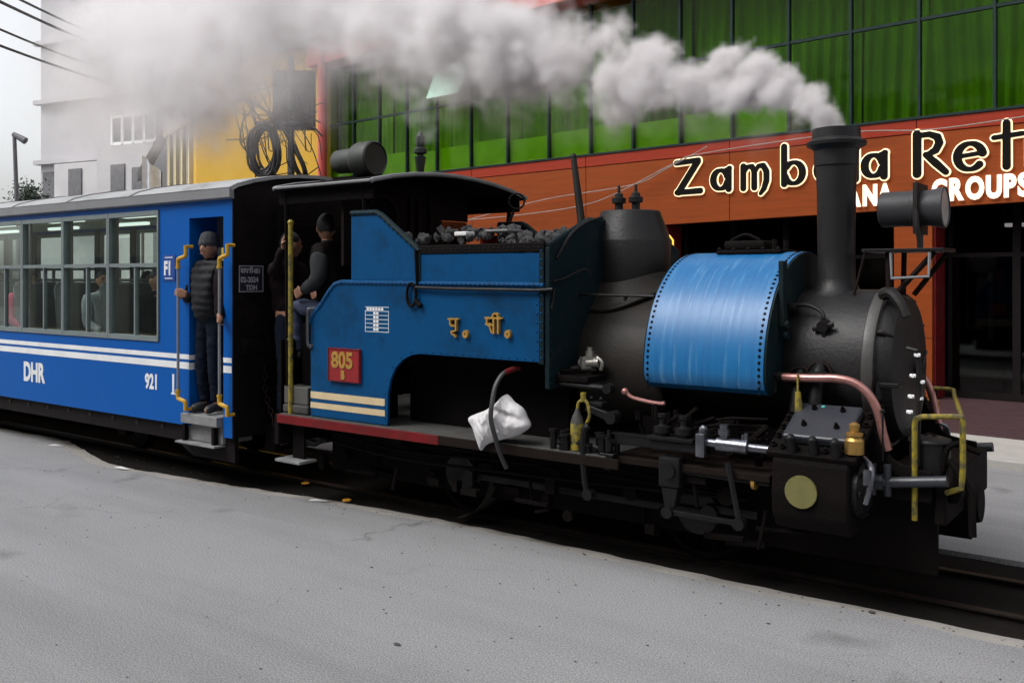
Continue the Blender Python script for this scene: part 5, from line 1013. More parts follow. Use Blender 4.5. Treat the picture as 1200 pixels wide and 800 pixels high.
m = MB(); m.tube([(-3.765, -.90, 1.19), (-3.785, -.98, 1.165), (-3.80, -1.04, 1.09), (-3.795, -1.085, .98), (-3.79, -1.105, .88), (-3.765, -1.09, .76), (-3.75, -1.05, .64), (-3.74, -1.0, .55)], .0165, 10, smooth=5); hz = P(m, 'hose', 'hose')
m = MB(); m.tube([(-3.745, -.85, 1.20), (-3.765, -.90, 1.19), (-3.781, -.965, 1.172)], .0185, 10, smooth=3); P(m, 'red_hose_end', 'red', hz)
for sy in (-1, 1):
    m = MB(); m.box(-4.96, -3.5, *sorted((sy * .62, sy * .60)), .71, 1.27); P(m, 'inner_firebox_casing', 'soot', smooth=0)
random.seed(21); m = MB()
for k in range(26):
    x = random.uniform(-3.42, -2.95); y = random.uniform(-.95, -.84); r = random.uniform(.012, .026); h = random.uniform(.03, .12)
    m.cyl((x, y, .70), (x, y, .70 + h), r, seg=6); m.cyl((x, y, .70 + h), (x, y, .715 + h), r * 1.4, seg=8)
m.tube([(-3.40, -.93, .74), (-3.2, -.93, .76), (-3.05, -.93, .735)], .014, 6, smooth=3); stuffpart(P(m, 'pipe_fittings', 'grey_iron', smooth=30))
random.seed(22); m = MB()
for k in range(40):
    x = random.uniform(-2.95, -2.05); y = random.uniform(-.82, -.6); z = random.uniform(.72, .95); r = random.uniform(.01, .022)
    m.cyl((x, y, z), (x + random.choice((0, 0, .12)), y, z + random.choice((.05, .1))), r, seg=6)
for k in range(4): m.tube([(-3.0 + .1 * k, -.62 - .03 * k, .75), (-2.7 + .1 * k, -.64 - .03 * k, .80 + .05 * k), (-2.1, -.62, .85 + .04 * k)], .010, 6, smooth=3)
stuffpart(P(m, 'motion_fittings', 'frame', smooth=30))
m = MB(); m.box(-3.0, -2.0, -.5, .5, .7, .9); P(m, 'frame_stretcher', 'soot', smooth=0)
# brake gear, springs and pipes crowded under the footplate
for sy in (-1, 1):
    for wx in (-4.55, -2.62):
        m = MB()
        for k in range(5): m.box(wx - .26 + .03 * k, wx + .26 - .03 * k, *sorted((sy * .54, sy * .47)), .545 + .016 * k, .558 + .016 * k)
        m.box(wx - .03, wx + .03, *sorted((sy * .55, sy * .465)), .50, .64); P(m, 'leaf_spring', 'frame', smooth=0)
        m = MB(); m.prism([(wx + .37, .18), (wx + .46, .2), (wx + .47, .50), (wx + .40, .52), (wx + .385, .36)], sy * .30, sy * .37, 'XZ'); m.tube([(wx + .44, sy * .36, .2), (wx + .46, sy * .40, .62)], .018, 6); P(m, 'brake_block', 'frame', smooth=0)
random.seed(61); m = MB()
for k in range(90):
    x = random.uniform(-5.9, -1.7); y = random.choice((-1, 1)) * random.uniform(.48, .86); z = random.uniform(.14, .60); t_ = random.random()
    if t_ < .35: m.cyl((x, y, z), (x + random.uniform(.08, .35), y, z + random.uniform(-.04, .04)), random.uniform(.010, .026), seg=6)
    elif t_ < .6: m.box(x, x + random.uniform(.04, .14), y - .03, y + .03, z, z + random.uniform(.04, .12))
    elif t_ < .85: m.cyl((x, y, z), (x + random.uniform(-.05, .05), y, min(.64, z + random.uniform(.1, .3))), random.uniform(.008, .018), seg=6)
    else: m.cyl((x, y - .02, z), (x, y + .02, z), random.uniform(.03, .06), seg=12)
for sy in (-1, 1):
    for k in range(3): m.tube([(-5.9, sy * (.55 + .08 * k), .60 - .05 * k), (-5.0, sy * (.6 + .08 * k), .52 - .04 * k), (-3.8, sy * (.58 + .09 * k), .58 - .06 * k), (-2.2, sy * (.6 + .05 * k), .5)], .014, 6, smooth=4)
stuffpart(P(m, 'underframe_gear', 'frame', smooth=30))
# chains hanging at the coupling
def chain(pts, par, n=22, r=.006):
    P_ = sum([catmull([Vector(p) for p in pts], 12)], []); L = [0]
    for a, b in zip(P_, P_[1:]): L.append(L[-1] + (b - a).length)
    m = MB(); d = L[-1] / n
    for i in range(n):
        s = (i + .5) * d; k = next(q for q in range(len(L) - 1) if L[q + 1] >= s or q == len(L) - 2); t = (P_[k + 1] - P_[k]).normalized(); c = P_[k].lerp(P_[k + 1], (s - L[k]) / (L[k + 1] - L[k] + 1e-9))
        u = t.orthogonal().normalized(); u = u if i % 2 else t.cross(u)
        m.tube([c + t * (d * .62) * math.cos(a) + u * (d * .34) * math.sin(a) for a in np.linspace(0, 2 * PI, 11)[:-1]], r, 5, True)
    return m
P(chain([(-6.70, -.62, 1.02), (-6.66, -.64, .80), (-6.52, -.66, .56), (-6.38, -.66, .42)], co, 13, .0075), 'safety_chain', 'rustplate', co)
P(chain([(-6.12, -.70, .62), (-6.20, -.72, .48), (-6.33, -.72, .40), (-6.40, -.68, .43)], lo, 9, .0075), 'safety_chain', 'rustplate')

# ---------------------------------------------------------------- loose things on the engine
random.seed(31)
lumps = []
for k in range(5):
    b = bmesh.new(); bmesh.ops.create_icosphere(b, subdivisions=2, radius=1)
    off = Vector((k * 7, 0, 0))
    for v in b.verts: v.co *= .75 + .45 * noise.noise(v.co * 1.1 + off) + .18 * noise.cell(v.co * 1.6 + off)
    me = bpy.data.meshes.new('coal_lump'); b.to_mesh(me); b.free(); me.materials.append(M['coal']); lumps.append(me)
ch = thing('coal_heap', (-4.05, 0, 1.95), 'heap of dark coal lumps filling the bunker ahead of the cab', 'coal')
m = MB(); m.sheet(lambda u, v: Vector((-4.88 + 1.40 * u, -.88 + 1.76 * v, 1.97 + .09 * math.sin(PI * v) + .03 * noise.noise(Vector((u * 9, v * 9, 0))))), 50, 50); stuffpart(m.build('coal_slack', M['coal'], ch, smooth=0))
for k in range(150):
    x = random.uniform(-4.86, -3.5); y = -.86 + random.random() ** 1.6 * 1.5; r = random.uniform(.022, .05) if k % 5 else random.uniform(.05, .065)
    o = bpy.data.objects.new('coal_lump', lumps[k % 5]); C.objects.link(o); attach(o, ch)
    o.location = (x, y, 2.03 + .09 * math.sin(PI * (y + .88) / 1.76) + (.04 if x < -4.0 else -.01) + random.uniform(-.01, .03)); o.scale = (r, r * random.uniform(.7, 1), r * random.uniform(.6, .9)); o.rotation_euler = (random.random() * 6, random.random() * 6, random.random() * 6)
m = MB(); m.box(-4.10, -3.90, -.78, -.60, 2.125, 2.14, .004); m.bm.transform(Matrix.Translation((0, 0, 0))); o = m.build('slate_piece', M['step'], None, 0); o.rotation_euler = (0, 0, 0)
tag(o, 'flat pale slab lying on top of the coal heap', 'slab')
m = MB(); m.box(-4.33, -4.22, -.84, -.74, 2.10, 2.13, .006); o = m.build('broken_brick', M['paper'], None, 0); tag(o, 'small whitish block lying among the coal lumps', 'block')
m = MB(); m.tube([(-4.74, .18, 1.95), (-4.57, .2, 2.36)], .011, 8); ctr = Vector((-4.545, .2, 2.425)); m.tube([ctr + Vector((.055 * math.cos(a), .03 * math.cos(a), .062 * math.sin(a))) for a in np.linspace(0, 2 * PI, 17)[:-1]], .009, 6, True)
tag(m.build('fire_iron', M['frame']), 'thin fire iron with a ring handle stuck in the coal', 'fire iron')
m = MB(); m.tube([(-3.62, -.24, 1.95), (-3.66, -.22, 2.25), (-3.735, -.2, 2.68)], [.036, .022], 10); m.sph((-3.736, -.2, 2.685), .024, 8); m.cyl((-3.60, -.24, 1.72), (-3.62, -.24, 1.96), .05)
tag(m.build('fire_iron', M['black']), 'thick black bar leaning upright behind the bunker front', 'fire iron')
bx = thing('step_box', (-5.95, -.85, .705), 'grey box standing on a dusty block at the rear footplate corner', 'box')
m = MB(); m.box(-6.08, -5.79, -.92, -.56, .785, .925, .008); m.build('box_body', mat('dark_grey_box', (.075, .075, .07), .7, col2=(.05, .05, .045), nscale=5), bx, 0)
m = MB(); m.box(-6.09, -5.78, -.93, -.55, .706, .782, .018); m.build('box_base', M['dust'], bx, 0)
oc = thing('oil_can', (-3.25, -.90, .71), 'worn yellow oil can with a pale neck on the footplate', 'oil can')
m = MB(); m.lathe([(0, 0), (.045, 0), (.045, .16), (.042, .17)], (-3.25, -.90, .71), 'Z', 18); m.build('can_body', M['wornyellow'], oc)
m = MB(); m.lathe([(.044, .17), (.035, .205), (.016, .245), (.012, .26)], (-3.25, -.90, .71), 'Z', 16); m.build('can_neck', M['dust'], oc)
m = MB(); m.tube([(-3.25, -.90, .96), (-3.24, -.90, 1.01), (-3.20, -.90, 1.03), (-3.17, -.9, 1.0), (-3.16, -.9, .93), (-3.19, -.90, .86), (-3.21, -.9, .80)], .011, 8, smooth=3); m.cyl((-3.205, -.90, 1.02), (-3.205, -.90, 1.075), .018, seg=8); m.build('can_spout', M['wornyellow'], oc)
out = [(-4.085, .825), (-4.04, .775), (-3.99, .665), (-3.965, .632), (-3.92, .675), (-3.83, .715), (-3.70, .752), (-3.62, .795), (-3.575, .835), (-3.60, .89), (-3.635, .95), (-3.70, .985), (-3.765, 1.03), (-3.83, .975), (-3.87, .955), (-3.93, .915), (-4.02, .88), (-4.075, .855)]
op = [Vector((a, b, 0)) for a, b in out]; op = catmull(op, 5, True); n_ = len(op); cc_ = Vector((-3.83, .845, 0))
m = MB()
def sk_f(u, v, sgn):
    i = u * n_; a = op[int(i) % n_].lerp(op[(int(i) + 1) % n_], i - int(i)); p = cc_.lerp(a, v)
    t = math.sqrt(max(0, 1 - v ** 2.6)); q = Vector((p.x * 9, p.y * 9, 3.1))
    wr = .036 * noise.noise(q * .7) + .022 * (1 - abs(noise.noise(q * 1.5 + Vector((p.x * 9 + p.y * 7, 0, 0)))) * 3) * .5 + .003 * noise.noise(q * 5)
    fold = -.03 * math.exp(-((p.y - .93 + .25 * (p.x + 3.83)) / .018) ** 2)
    return Vector((p.x, -.965 + sgn * (t * (.095 + wr * 1.1) + (fold * t if sgn < 0 else 0)) * (1 if sgn < 0 else .8), p.y))
m.sheet(lambda u, v: sk_f(u, v, -1), n_, 26); m.sheet(lambda u, v: sk_f(u, v, 1), n_, 14)
tag(m.build('sack', M['sack'], None, 70), 'crumpled white woven sack slumped over the footplate edge behind the hose', 'sack')

# ---------------------------------------------------------------- people
def skin_bm(V, E, rad, sub=2):
    me = bpy.data.meshes.new('s'); me.from_pydata([tuple(v) for v in V], E, []); o = bpy.data.objects.new('s', me); C.objects.link(o)
    o.modifiers.new('k', 'SKIN')
    for i, r in enumerate(rad):
        sv_ = me.skin_vertices[0].data[i]; sv_.radius = (r, r) if not hasattr(r, '__len__') else r; sv_.use_root = i == 0
    sb_ = o.modifiers.new('u', 'SUBSURF'); sb_.levels = sub; sb_.render_levels = sub
    dg = bpy.context.evaluated_depsgraph_get(); dg.update(); r = bpy.data.meshes.new_from_object(o.evaluated_get(dg)); bpy.data.objects.remove(o); bpy.data.meshes.remove(me); return r
def remeshed(m, vox):
    me = bpy.data.meshes.new('r'); bmesh.ops.recalc_face_normals(m.bm, faces=m.bm.faces); m.bm.to_mesh(me); m.bm.free(); o = bpy.data.objects.new('r', me); C.objects.link(o)
    md = o.modifiers.new('m', 'REMESH'); md.mode = 'VOXEL'; md.voxel_size = vox; sm = o.modifiers.new('s', 'SMOOTH'); sm.factor = .5; sm.iterations = 2
    dg = bpy.context.evaluated_depsgraph_get(); dg.update(); r = bpy.data.meshes.new_from_object(o.evaluated_get(dg)); bpy.data.objects.remove(o); bpy.data.meshes.remove(me); return r
def head_bm(s=1.0):
    b = bmesh.new(); bmesh.ops.create_icosphere(b, subdivisions=4, radius=1)
    for v in b.verts:                                   # faces -Y; chin at the bottom
        x, y, z = v.co
        w = 1 - .30 * max(0, -z) ** 1.3                 # the jaw narrows
        X, Y, Z = x * .076 * w, y * .096 * (1 - .12 * max(0, -z)), z * .118
        if y < 0:
            Y -= .022 * math.exp(-((x / .17) ** 2 + ((z + .08) / .22) ** 2)) * (1 if z < .12 else .6)      # nose
            Y += .010 * (math.exp(-(((x - .38) / .2) ** 2 + ((z - .12) / .14) ** 2)) + math.exp(-(((x + .38) / .2) ** 2 + ((z - .12) / .14) ** 2)))   # eye sockets
            Y -= .007 * math.exp(-((x / .35) ** 2 + ((z + .45) / .12) ** 2)); Y += .005 * math.exp(-((x / .3) ** 2 + ((z + .455) / .03) ** 2))  # lips
            Y -= .010 * math.exp(-((x / .3) ** 2 + ((z + .85) / .2) ** 2))                             # chin
        v.co = Vector((X, Y, Z)) * s
    for sx in (-1, 1):                                  # ears
        e = bmesh.new(); bmesh.ops.create_uvsphere(e, u_segments=10, v_segments=8, radius=1); e.transform(Matrix.Translation((sx * .077 * s, .012 * s, -.005 * s)) @ Matrix.Diagonal((.010 * s, .022 * s, .033 * s, 1)))
        t = bpy.data.meshes.new('t'); e.to_mesh(t); e.free(); b.from_mesh(t)
    return b
def hand(m, w, d, n, s=1.0, curl=.9, side=1):
    """palm, four unequal fingers bent at the knuckles, a thumb from the side of the palm; d along the hand, n out of the palm"""
    w, d, n = Vector(w), Vector(d).normalized(), Vector(n).normalized(); n = (n - d * n.dot(d)).normalized(); a = d.cross(n) * side
    for k in range(5): m.tube([w + a * s * (.03 * (k / 2 - 1)) * .5, w + d * .045 * s + a * s * .03 * (k / 2 - 1), w + d * .085 * s + a * s * .034 * (k / 2 - 1)], [.016 * s, .0135 * s], 8)
    for k, L_ in enumerate((.068, .078, .073, .056)):
        p = w + d * .084 * s + a * s * (.032 - .0215 * k); pts = [p]; ang = curl * .35
        for q, f in enumerate((.45, .32, .23)):
            dd = d * math.cos(ang) + n * math.sin(ang); p = p + dd * L_ * f * s; pts.append(p); ang += curl
        m.tube(pts, [.0092 * s, .0066 * s], 8); m.sph(pts[-1], .0066 * s, 8)
    p = w + d * .03 * s + a * .030 * s; pts = [p, p + (d * .55 + a * .7 + n * .35).normalized() * .034 * s]; pts.append(pts[-1] + (d * .8 + a * .15 + n * .6).normalized() * .030 * s); pts.append(pts[-1] + (d * .6 - a * .25 + n * .75).normalized() * .024 * s)
    m.tube(pts, [.0115 * s, .0075 * s], 8); m.sph(pts[-1], .0075 * s, 8)
def person(loc, J, face, label, group=None, s=.94, jacket='jacket', sleeves=None, legs='jeans', hat=None, quilt=False, curl=1.0, hands=True, handdir=None, vest=None, tilt=0):
    """J: world positions pelvis, waist, chest, neck, head, and l_/r_ shoulder, elbow, wrist, hip, knee, ankle, toe"""
    J = {k: Vector(v) for k, v in J.items()}; t = thing('person', loc, label, 'person', group)
    names = ['pelvis', 'waist', 'chest', 'neck', 'head'] + [sd + k for sd in ('l_', 'r_') for k in ('shoulder', 'elbow', 'wrist', 'hip', 'knee', 'ankle', 'toe')]
    ix = {k: i for i, k in enumerate(names)}
    E = [('pelvis', 'waist'), ('waist', 'chest'), ('chest', 'neck'), ('neck', 'head')]
    for sd in ('l_', 'r_'): E += [('chest', sd + 'shoulder'), (sd + 'shoulder', sd + 'elbow'), (sd + 'elbow', sd + 'wrist'), ('pelvis', sd + 'hip'), (sd + 'hip', sd + 'knee'), (sd + 'knee', sd + 'ankle'), (sd + 'ankle', sd + 'toe')]
    rb = dict(pelvis=.125, waist=.115, chest=.125, neck=.05, head=.05, shoulder=.055, elbow=.040, wrist=.027, hip=.078, knee=.055, ankle=.036, toe=.032)
    V = [J[k] for k in names]; RR = [rb[k.split('_')[-1]] * s for k in names]
    m = MB(); m.addmesh(skin_bm(V, [(ix[a], ix[b]) for a, b in E], RR, 2))
    hb = head_bm(s); fq = Vector((face[0], face[1], 0)).normalized(); rot = Matrix.Rotation(math.atan2(fq.x, -fq.y), 4, 'Z') @ Matrix.Rotation(R(tilt), 4, 'X')
    HM = Matrix.Translation(J['head'] + Vector((0, 0, .075 * s))) @ rot; m.add(hb, HM)
    if hands:
        for q, sd in ((-1, 'l_'), (1, 'r_')):
            dv_ = (J[sd + 'wrist'] - J[sd + 'elbow']).normalized(); hd = (handdir or {}).get(sd, (dv_, Vector((0, 1, 0)))); hand(m, J[sd + 'wrist'], hd[0], hd[1], s, curl, q)
    body = link('body', remeshed(m, .0075), M['skin'], t, 80)
    e = MB()
    for sx in (-1, 1): e.sph(HM @ Vector((sx * .029 * s, -.083 * s, .014 * s)), .0095 * s, 8)
    e.build('eyes', M['eye'], body)
    e = MB()
    for sx in (-1, 1): e.tube([HM @ Vector((sx * a * s, -b * s, z * s)) for a, b, z in ((.014, .091, .030), (.03, .089, .036), (.045, .078, .031))], .0042 * s, 6)
    e.build('eyebrows', M['hair'], body)
    e = MB(); e.tube([HM @ Vector((a * s, -(.098 - 2.5 * a * a) * s, -.053 * s)) for a in (-.022, -.012, 0, .012, .022)], [.0045 * s] * 5, 6); e.build('mouth', M['lip'], body)
    # top
    g = ['pelvis', 'waist', 'chest', 'neck'] + [sd + k for sd in ('l_', 'r_') for k in ('shoulder', 'elbow', 'wrist')]; gi = {k: i for i, k in enumerate(g)}
    kq = 1.12 if quilt else 1; rt = dict(pelvis=.165 * kq, waist=.158 * kq, chest=.165 * kq, neck=.068, shoulder=.078 * kq, elbow=.060, wrist=.042)
    tv = [J[k].copy() for k in g]; tv[0] = J['pelvis'].lerp(J['waist'], -.45 if quilt else -.15)
    me = skin_bm(tv, [(gi[a], gi[b]) for a, b in E if a in gi and b in gi], [rt[k.split('_')[-1]] * s for k in g], 4 if quilt else 3)
    if quilt:
        for v in me.vertices:
            d = (v.co - J['chest']); up = 1 if abs(d.x) < .24 else .5
            v.co += v.normal * .014 * (abs(math.sin((v.co.z + .02 * noise.noise(v.co * 5)) * PI / .068)) ** .6 - .6) * up + v.normal * .006 * noise.noise(v.co * 22)
    else:
        for v in me.vertices: v.co += v.normal * (.012 * noise.noise(v.co * 9) + .007 * noise.noise(v.co * 21))
    link('jacket', me, M[jacket], t, 80)
    if sleeves:
        g2 = [sd + k for sd in ('l_', 'r_') for k in ('shoulder', 'elbow', 'wrist')]
        for sd in ('l_', 'r_'):
            me = skin_bm([J[sd + 'shoulder'], J[sd + 'elbow'], J[sd + 'wrist']], [(0, 1), (1, 2)], [.097 * s, .080 * s, .050 * s], 2)
            for v in me.vertices: v.co += v.normal * .010 * noise.noise(v.co * 18)
            link('sleeve', me, M[sleeves], t, 80)
    c_ = MB(); nk = J['neck'].lerp(J['chest'], .25); c_.lathe([(.062 * s, -.02), (.066 * s, .03), (.060 * s, .06), (.052 * s, .05)], nk + Vector((0, 0, .0)), 'Z', 20); c_.build('collar', M[sleeves or jacket], t)
    # trousers and shoes
    g = ['pelvis', 'waist'] + [sd + k for sd in ('l_', 'r_') for k in ('hip', 'knee', 'ankle')]; gi = {k: i for i, k in enumerate(g)}
    rp = dict(pelvis=.125, waist=.105, hip=.098, knee=.072, ankle=.058)
    me = skin_bm([J[k] for k in g], [(gi[a], gi[b]) for a, b in E if a in gi and b in gi], [rp[k.split('_')[-1]] * s for k in g], 3)
    for v in me.vertices: v.co += v.normal * (.010 * noise.noise(v.co * 11) + .008 * noise.noise(Vector((v.co.x * 8, v.co.y * 8, v.co.z * 30))))
    link('trousers', me, M[legs], t, 80)
    for sd in ('l_', 'r_'):
        a, b = J[sd + 'ankle'], J[sd + 'toe']; d = (b - a); d.z = 0
        me = skin_bm([a - d * .35 + Vector((0, 0, -.03)), a + Vector((0, 0, -.01)), b], [(0, 1), (1, 2)], [.040 * s, .048 * s, .042 * s], 2); link('shoe', me, M['shoe'], t, 80)
    h = MB()
    if hat:
        for r0, z in ((0, 0),): h.lathe([(.084, .012), (.092, .02), (.093, .055), (.089, .062), (.086, .085), (.072, .125), (.045, .148), (0, .158)], (0, 0, 0), 'Z', 36)
        for v in h.bm.verts:
            a = math.atan2(v.co.y, v.co.x); v.co.x *= .98; v.co.y *= 1.14
            v.co *= s * (1 + .012 * math.sin(a * 24)); v.co.y += .004
        h.bm.transform(HM @ Matrix.Rotation(R(-6), 4, 'X')); h.build('beanie', M[hat], t, 60)
    else:
        bmesh.ops.create_icosphere(h.bm, subdivisions=3, radius=1)
        for v in list(h.bm.verts):
            x, y, z = v.co; v.co = Vector((x * .085, y * .104 + .010, z * .118 + .016)) * s * (1 + .03 * noise.noise(v.co * 5))
            if (z < .15 and y < .0) or (z < .42 and y < -.45) or z < -.45: v.co = v.co * .80
        h.bm.transform(HM); h.build('hair', M['hair'], t, 60)
    return t
Vv = Vector
X0, Y0, Z0 = -7.17, -.84, .602
def jset(x, y, z, H=1.58, right=(1, 0, 0), fwd=(0, -1, 0)):
    """a standing figure; right/fwd are the figure's own left-hand side and front in the world"""
    r, f = Vector(right), Vector(fwd); k = H / 1.72; at = lambda a, b, c: Vector((x, y, z)) + r * a * k + f * b * k + Vector((0, 0, c * k))
    return dict(pelvis=at(0, 0, .93), waist=at(0, .01, 1.10), chest=at(0, 0, 1.32), neck=at(0, .01, 1.475), head=at(0, .025, 1.525),
                l_shoulder=at(.17, 0, 1.40), l_elbow=at(.23, -.02, 1.12), l_wrist=at(.24, .08, .88), r_shoulder=at(-.17, 0, 1.40), r_elbow=at(-.23, -.02, 1.12), r_wrist=at(-.24, .08, .88),
                l_hip=at(.09, 0, .88), l_knee=at(.10, .03, .49), l_ankle=at(.10, 0, .085), l_toe=at(.11, .15, .035), r_hip=at(-.09, 0, .88), r_knee=at(-.10, .03, .49), r_ankle=at(-.10, 0, .085), r_toe=at(-.12, .15, .035))
j = jset(X0, Y0, Z0)
j.update(r_elbow=Vv((-7.39, -.92, 1.60)), r_wrist=Vv((-7.325, -.985, 1.655)), l_elbow=Vv((-6.93, -.90, 1.60)), l_wrist=Vv((-6.835, -.99, 1.46)))
person((X0, Y0, Z0), j, (.22, -1), 'person in grey beanie and quilted charcoal jacket standing in the open coach door', s=.93, sleeves='sleeve', hat='beanie', quilt=True, curl=1.15, tilt=4,
       handdir={'r_': (Vv((-.75, -.62, .25)), Vv((-.55, .8, .1))), 'l_': (Vv((.55, -.6, 0)), Vv((.3, 1, 0)))})
# driver perched on the cab side, turned towards the coach
dx, dy = -5.80, -.63
j = jset(dx, dy, .80, 1.66, right=(.25, -.97, 0), fwd=(-.97, -.25, 0))
dj = dict(pelvis=(dx, dy, 1.55), waist=(dx + .01, dy, 1.70), chest=(dx - .04, dy, 1.94), neck=(dx - .08, dy, 2.09), head=(dx - .10, dy, 2.14), l_shoulder=(dx - .02, dy - .15, 2.02), l_elbow=(dx + .05, dy - .20, 1.78), l_wrist=(dx - .16, dy - .20, 1.70), r_shoulder=(dx - .06, dy + .15, 2.02), r_elbow=(dx - .12, dy + .2, 1.78), r_wrist=(dx - .25, dy + .1, 1.70),
          l_hip=(dx, dy - .09, 1.52), l_knee=(dx - .34, dy - .12, 1.58), l_ankle=(dx - .32, dy - .1, 1.18), l_toe=(dx - .45, dy - .12, 1.14), r_hip=(dx, dy + .09, 1.52), r_knee=(dx - .34, dy + .12, 1.55), r_ankle=(dx - .30, dy + .12, 1.15), r_toe=(dx - .43, dy + .13, 1.11))
person((dx, dy, .71), dj, (-.85, .5), 'person in dark coat with grey sleeves sitting at the cab side below the roof', s=.96, jacket='darkcoat', sleeves='greyvest', legs='bluejeans')
m = MB(); m.box(-6.0, -5.62, -.80, -.46, .706, 1.43, .01); tag(m.build('cab_stool', M['soot'], None, 0), 'dark wooden stool under the person at the cab side', 'stool')
bx_, by_ = -6.52, -.50
j = jset(bx_, by_, .525, 1.68, right=(.3, -.95, 0), fwd=(.95, .3, 0))
j.update(l_elbow=Vv((-6.30, -.84, 1.86)), l_wrist=Vv((-6.13, -.88, 2.05)))
person((bx_, by_, .525), j, (.2, 1), 'person in dark maroon clothes behind the cab with one arm raised to its post', s=.96, jacket='sleeve', legs='jeans', handdir={'l_': (Vv((.35, -.05, .9)), Vv((.8, .2, -.2)))})
def seated(x, y, z, fwd=1):
    f = fwd
    return dict(pelvis=(x, y, z), waist=(x - .02 * f, y, z + .16), chest=(x - .04 * f, y, z + .38), neck=(x - .02 * f, y, z + .53), head=(x, y, z + .58), l_shoulder=(x - .03 * f, y + .16 * f, z + .46), l_elbow=(x + .02 * f, y + .2 * f, z + .2), l_wrist=(x + .2 * f, y + .13 * f, z + .12), r_shoulder=(x - .03 * f, y - .16 * f, z + .46), r_elbow=(x + .02 * f, y - .2 * f, z + .2), r_wrist=(x + .2 * f, y - .13 * f, z + .12),
                l_hip=(x, y + .09 * f, z - .02), l_knee=(x + .36 * f, y + .11 * f, z), l_ankle=(x + .36 * f, y + .11 * f, z - .38), l_toe=(x + .48 * f, y + .11 * f, z - .42), r_hip=(x, y - .09 * f, z - .02), r_knee=(x + .36 * f, y - .11 * f, z), r_ankle=(x + .36 * f, y - .11 * f, z - .38), r_toe=(x + .48 * f, y - .11 * f, z - .42))
for x, y, jk, lg, lab, fc in ((-10.86, -.66, 'magenta', 'jeans', 'person in a bright magenta top seated by the fourth coach window from the door', (1, .2)), (-9.50, -.52, 'palecloth', 'jeans', 'person in a pale grey top seated by the second coach window from the door', (1, -.3)),
                              (-8.62, -.45, 'darkcoat', 'jeans', 'person in dark clothes seated by the coach window nearest the door', (1, 0)), (-11.95, -.50, 'darkcoat', 'jeans', 'person with dark hair seated by the coach window at the far left edge', (1, 0)), (-10.3, .5, 'jacket', 'jeans', 'person in charcoal clothes seated on the far side of the coach aisle', (1, 0))):
    person((x, y, .58), seated(x, y, 1.12), fc, lab, 'passengers seated in the coach', s=.94, jacket=jk, legs=lg, hands=False)

